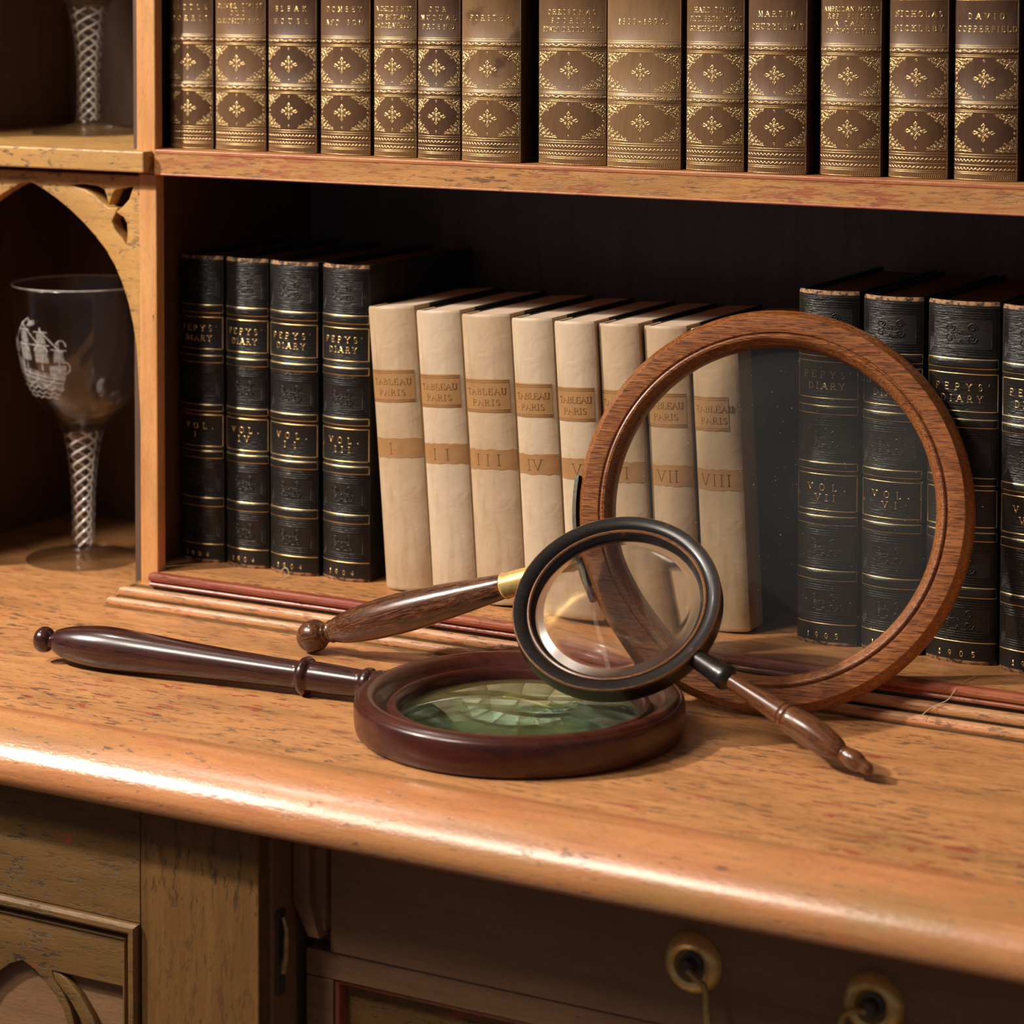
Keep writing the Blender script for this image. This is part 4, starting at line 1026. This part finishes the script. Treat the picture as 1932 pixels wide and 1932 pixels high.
h_.matrix_local = basis(A0 - Vector(dm.location), yv, zv, ax_)
tag(h_, 'dark polished turned handle with a collar and end knob')

# ------------------------------------------------------------------ large round magnifier leaning on the books
az, el = math.radians(12.0), math.radians(16.8)
def fr(az, el):
    n = Vector((math.sin(az) * math.cos(el), -math.cos(az) * math.cos(el), math.sin(el)))
    u = Vector((math.cos(az), math.sin(az), 0)); v = n.cross(u)
    return n, u, v
n3, u3, v3 = fr(az, el)
C3 = Vector((.4415, -.0155, .1102))
bg3 = empty('magnifying_glass'); bg3.matrix_world = basis(C3, u3, v3, n3)
tag(bg3, 'large round magnifier in an oak-brown ring, propped upright against the books', 'magnifying glass')
m = MB()
pf = [(.0905, -.0135), (.1060, -.0150), (.1092, -.0146), (.1108, -.0128), (.1114, -.0098), (.1113, -.0078), (.1104, -.0056), (.1088, -.0034), (.1076, -.0016), (.1071, -.0004), (.1066, .0), (.0990, .0002), (.0978, .0000), (.0972, -.0010), (.0966, -.0010), (.0962, .0002), (.0954, .0006), (.0942, .0003), (.0930, -.0010), (.0917, -.0030), (.0906, -.0052), (.0905, -.0135)]
m.lathe(pf, 200, closed=True)
m.build('rim', M_BIGR, bg3, True, 32)
m = MB(); m.lathe([(.0912, -.0098)] + [(.0912, -.0070)], 128); m.lathe([(0.0, -.0070), (.0912, -.0070)], 128)
m = MB(); m.lathe([(0.0, -.0098), (.0909, -.0098), (.0909, -.0068), (0.0, -.0068)], 128)
tag(m.build('glass', M_PANE, bg3, True, 30), 'flat slightly dusty clear glass')
# dark metal strap where the handle joins
m = MB(); P_ = []
for i in range(17):
    a = math.radians(174 + 38 * i / 16)
    P_.append([Vector((r * math.cos(a), r * math.sin(a), h)) for r, h in ((.1112, -.0025), (.1135, -.0032), (.1142, -.0060), (.1142, -.0130), (.1128, -.0150), (.1100, -.0155))])
m.grid(P_)
m.add(P_[0], [tuple(range(6))]); m.add(P_[-1], [tuple(range(6))])
tag(m.build('metal_strap', M_BAND, bg3, True, 30), 'dark metal strap round the rim')
B0 = Vector((.1617, -.0467, .0100)); A1 = C3 - n3 * .0065 + (u3 * math.cos(math.radians(200)) + v3 * math.sin(math.radians(200))) * .112
d3 = (A1 - B0).normalized(); LN = (A1 - B0).length
Mi = bg3.matrix_world.inverted()
def along_obj(o, origin, axis, parent):
    y_ = Vector((0, 0, 1)).cross(axis).normalized(); z_ = axis.cross(y_)
    o.parent = parent; o.matrix_parent_inverse = Matrix.Identity(4)
    o.matrix_local = parent.matrix_world.inverted() @ basis(origin, z_, y_ * -1, axis)
m = MB()
pf = [(0.0, -.0098), (.0040, -.0090), (.0072, -.0066), (.0092, -.0028), (.0097, .0010), (.0090, .0045), (.0072, .0072), (.0056, .0082), (.0050, .0088), (.0060, .0096), (.0056, .0104), (.0045, .0112), (.0046, .0124), (.0066, .0132), (.0068, .0142), (.0066, .0150), (.0078, .0185), (.0092, .0240), (.0104, .0320), (.0113, .0420), (.0117, .0520), (.0117, .0620), (.0112, .0740), (.0102, .0880), (.0090, .1020), (.0079, .1130), (.0071, .1218), (.0066, .1222), (0, .1225)]
HS = 1.0 + (LN - .1765 + .0020) / .1065
pf = [(max(0, p[0]), p[1] if p[1] < .015 else .015 + (p[1] - .015) * HS) for p in ring_prof(pf, 2)]
FS = .015 + (.1218 - .015) * HS - .1218
m.lathe(pf, 48)
hb = m.build('handle', M_ROSE, bg3, True, 50); along_obj(hb, B0, d3, bg3); tag(hb, 'striped rosewood turned handle with a ball end')
m = MB(); m.lathe([(0, .1218 + FS), (.0074, .1218 + FS), (.0077, .1224 + FS), (.0077, .1236 + FS), (.0073, .1242 + FS), (.0073, LN - .008), (.0070, LN - .004), (.0055, LN + .001), (0, LN + .001)], 40)
fe = m.build('ferrule', M_BRASS, hb, True, 40); fe.matrix_parent_inverse = Matrix.Identity(4); tag(fe, 'brass ferrule')

# ------------------------------------------------------------------ small black magnifier
n2, u2, v2 = fr(.1868, .8608)
C2 = Vector((.3832, -.0890, .0668))
sm_ = empty('magnifying_glass'); sm_.matrix_world = basis(C2, u2, v2, n2)
tag(sm_, 'small black-rimmed magnifier with a walnut handle, propped on the flat mahogany one', 'magnifying glass')
m = MB()
pf = [(.0452, -.0118), (.0545, -.0122), (.0566, -.0112), (.0572, -.0090), (.0572, -.0030), (.0571, -.0010), (.0568, .0000), (.0562, .0004), (.0540, .0003), (.0512, -.0002), (.0502, -.0010), (.0493, -.0020), (.0490, -.0016), (.0482, -.0014), (.0474, -.0020), (.0464, -.0032), (.0452, -.0046), (.0452, -.0118)]
WR = {5, 6, 12, 13}
m.lathe(pf, 160, closed=True, mif=lambda i: 1 if i in WR else 0)
m.build('rim', [M_EBON, M_WORNRIM], sm_, True, 32)
m = MB()
lp = [(0.0, -.0106)] + [(.0405 * i / 10, -.0106 + .0016 * (i / 10) ** 2) for i in range(1, 11)] + [(.0455, -.0078), (.0455, -.0060), (.0404, -.0042)] + [(.0404 * i / 10, -.0042 + .0020 * (1 - (i / 10) ** 2)) for i in range(9, -1, -1)]
m.lathe(lp, 128, mif=lambda i: 1 if i in (11, 12) else 0)
tag(m.build('lens', [M_LENSS, M_BEVG], sm_, True, 12), 'convex lens with a ground bevelled border')
ph = -.5180
d2 = (u2 * math.cos(ph) + v2 * math.sin(ph)).normalized()
O2 = C2 - n2 * .0061
def hpart(name, pf, mat, parent, label, k=2):
    m = MB(); p_ = [(max(0, p[0]), p[1]) for p in (ring_prof(pf, k) if k > 1 else pf)]
    m.lathe(p_, 48); o = m.build(name, mat, parent, True, 45); tag(o, label); return o
fh = hpart('ferrule', [(0, .0560), (.0052, .0560), (.0054, .0600), (.0058, .0680), (.0064, .0735), (.0070, .0752), (.0070, .0772), (.0062, .0785), (.0050, .0800), (.0044, .0806), (0, .0806)], M_EBON, sm_, 'black turned ferrule', 1)
along_obj(fh, O2, d2, sm_)
hh_ = hpart('handle', [(0, .0795), (.0042, .0800), (.0043, .0840), (.0047, .0920), (.0054, .1030), (.0061, .1120), (.0063, .1140), (.0059, .1147), (.0063, .1154), (.0066, .1172), (.0061, .1180), (.0066, .1188), (.0073, .1230), (.0078, .1300), (.0077, .1370), (.0070, .1440), (.0058, .1495), (.0045, .1525), (.0037, .1532), (.0036, .1540), (.0042, .1546), (.0040, .1554), (.0046, .1575), (.0050, .1605), (.0047, .1635), (.0037, .1660), (.0034, .1675), (.0031, .1700), (.0020, .1718), (0, .1724)], M_SMALLH, sm_, 'worn walnut handle with twin ring grooves')
along_obj(hh_, O2, d2, sm_)

# ------------------------------------------------------------------ loose threads
m = MB(); m.tube(smoothp([(.5300, -.0178, .0060), (.5345, -.0120, .0105), (.5425, -.0090, .0150), (.5460, -.0068, .0205), (.5480, .006, .0226), (.5500, .016, .0226)], 6), .00022, 6)
tag(m.build('thread', M_THREAD), 'pale loose thread hanging over the nosing below the 1905 book', 'thread', 'loose threads')
m = MB(); m.tube(smoothp([(.0900, .0285, .0225), (.0905, .0270, .0262), (.0930, .0265, .0285), (.0955, .0262, .0275), (.0962, .0258, .0240), (.0955, .0200, .0225)], 6), .0003, 6)
tag(m.build('thread', M_THREAD), 'small curled thread at the foot of the VOL. II book', 'thread', 'loose threads')
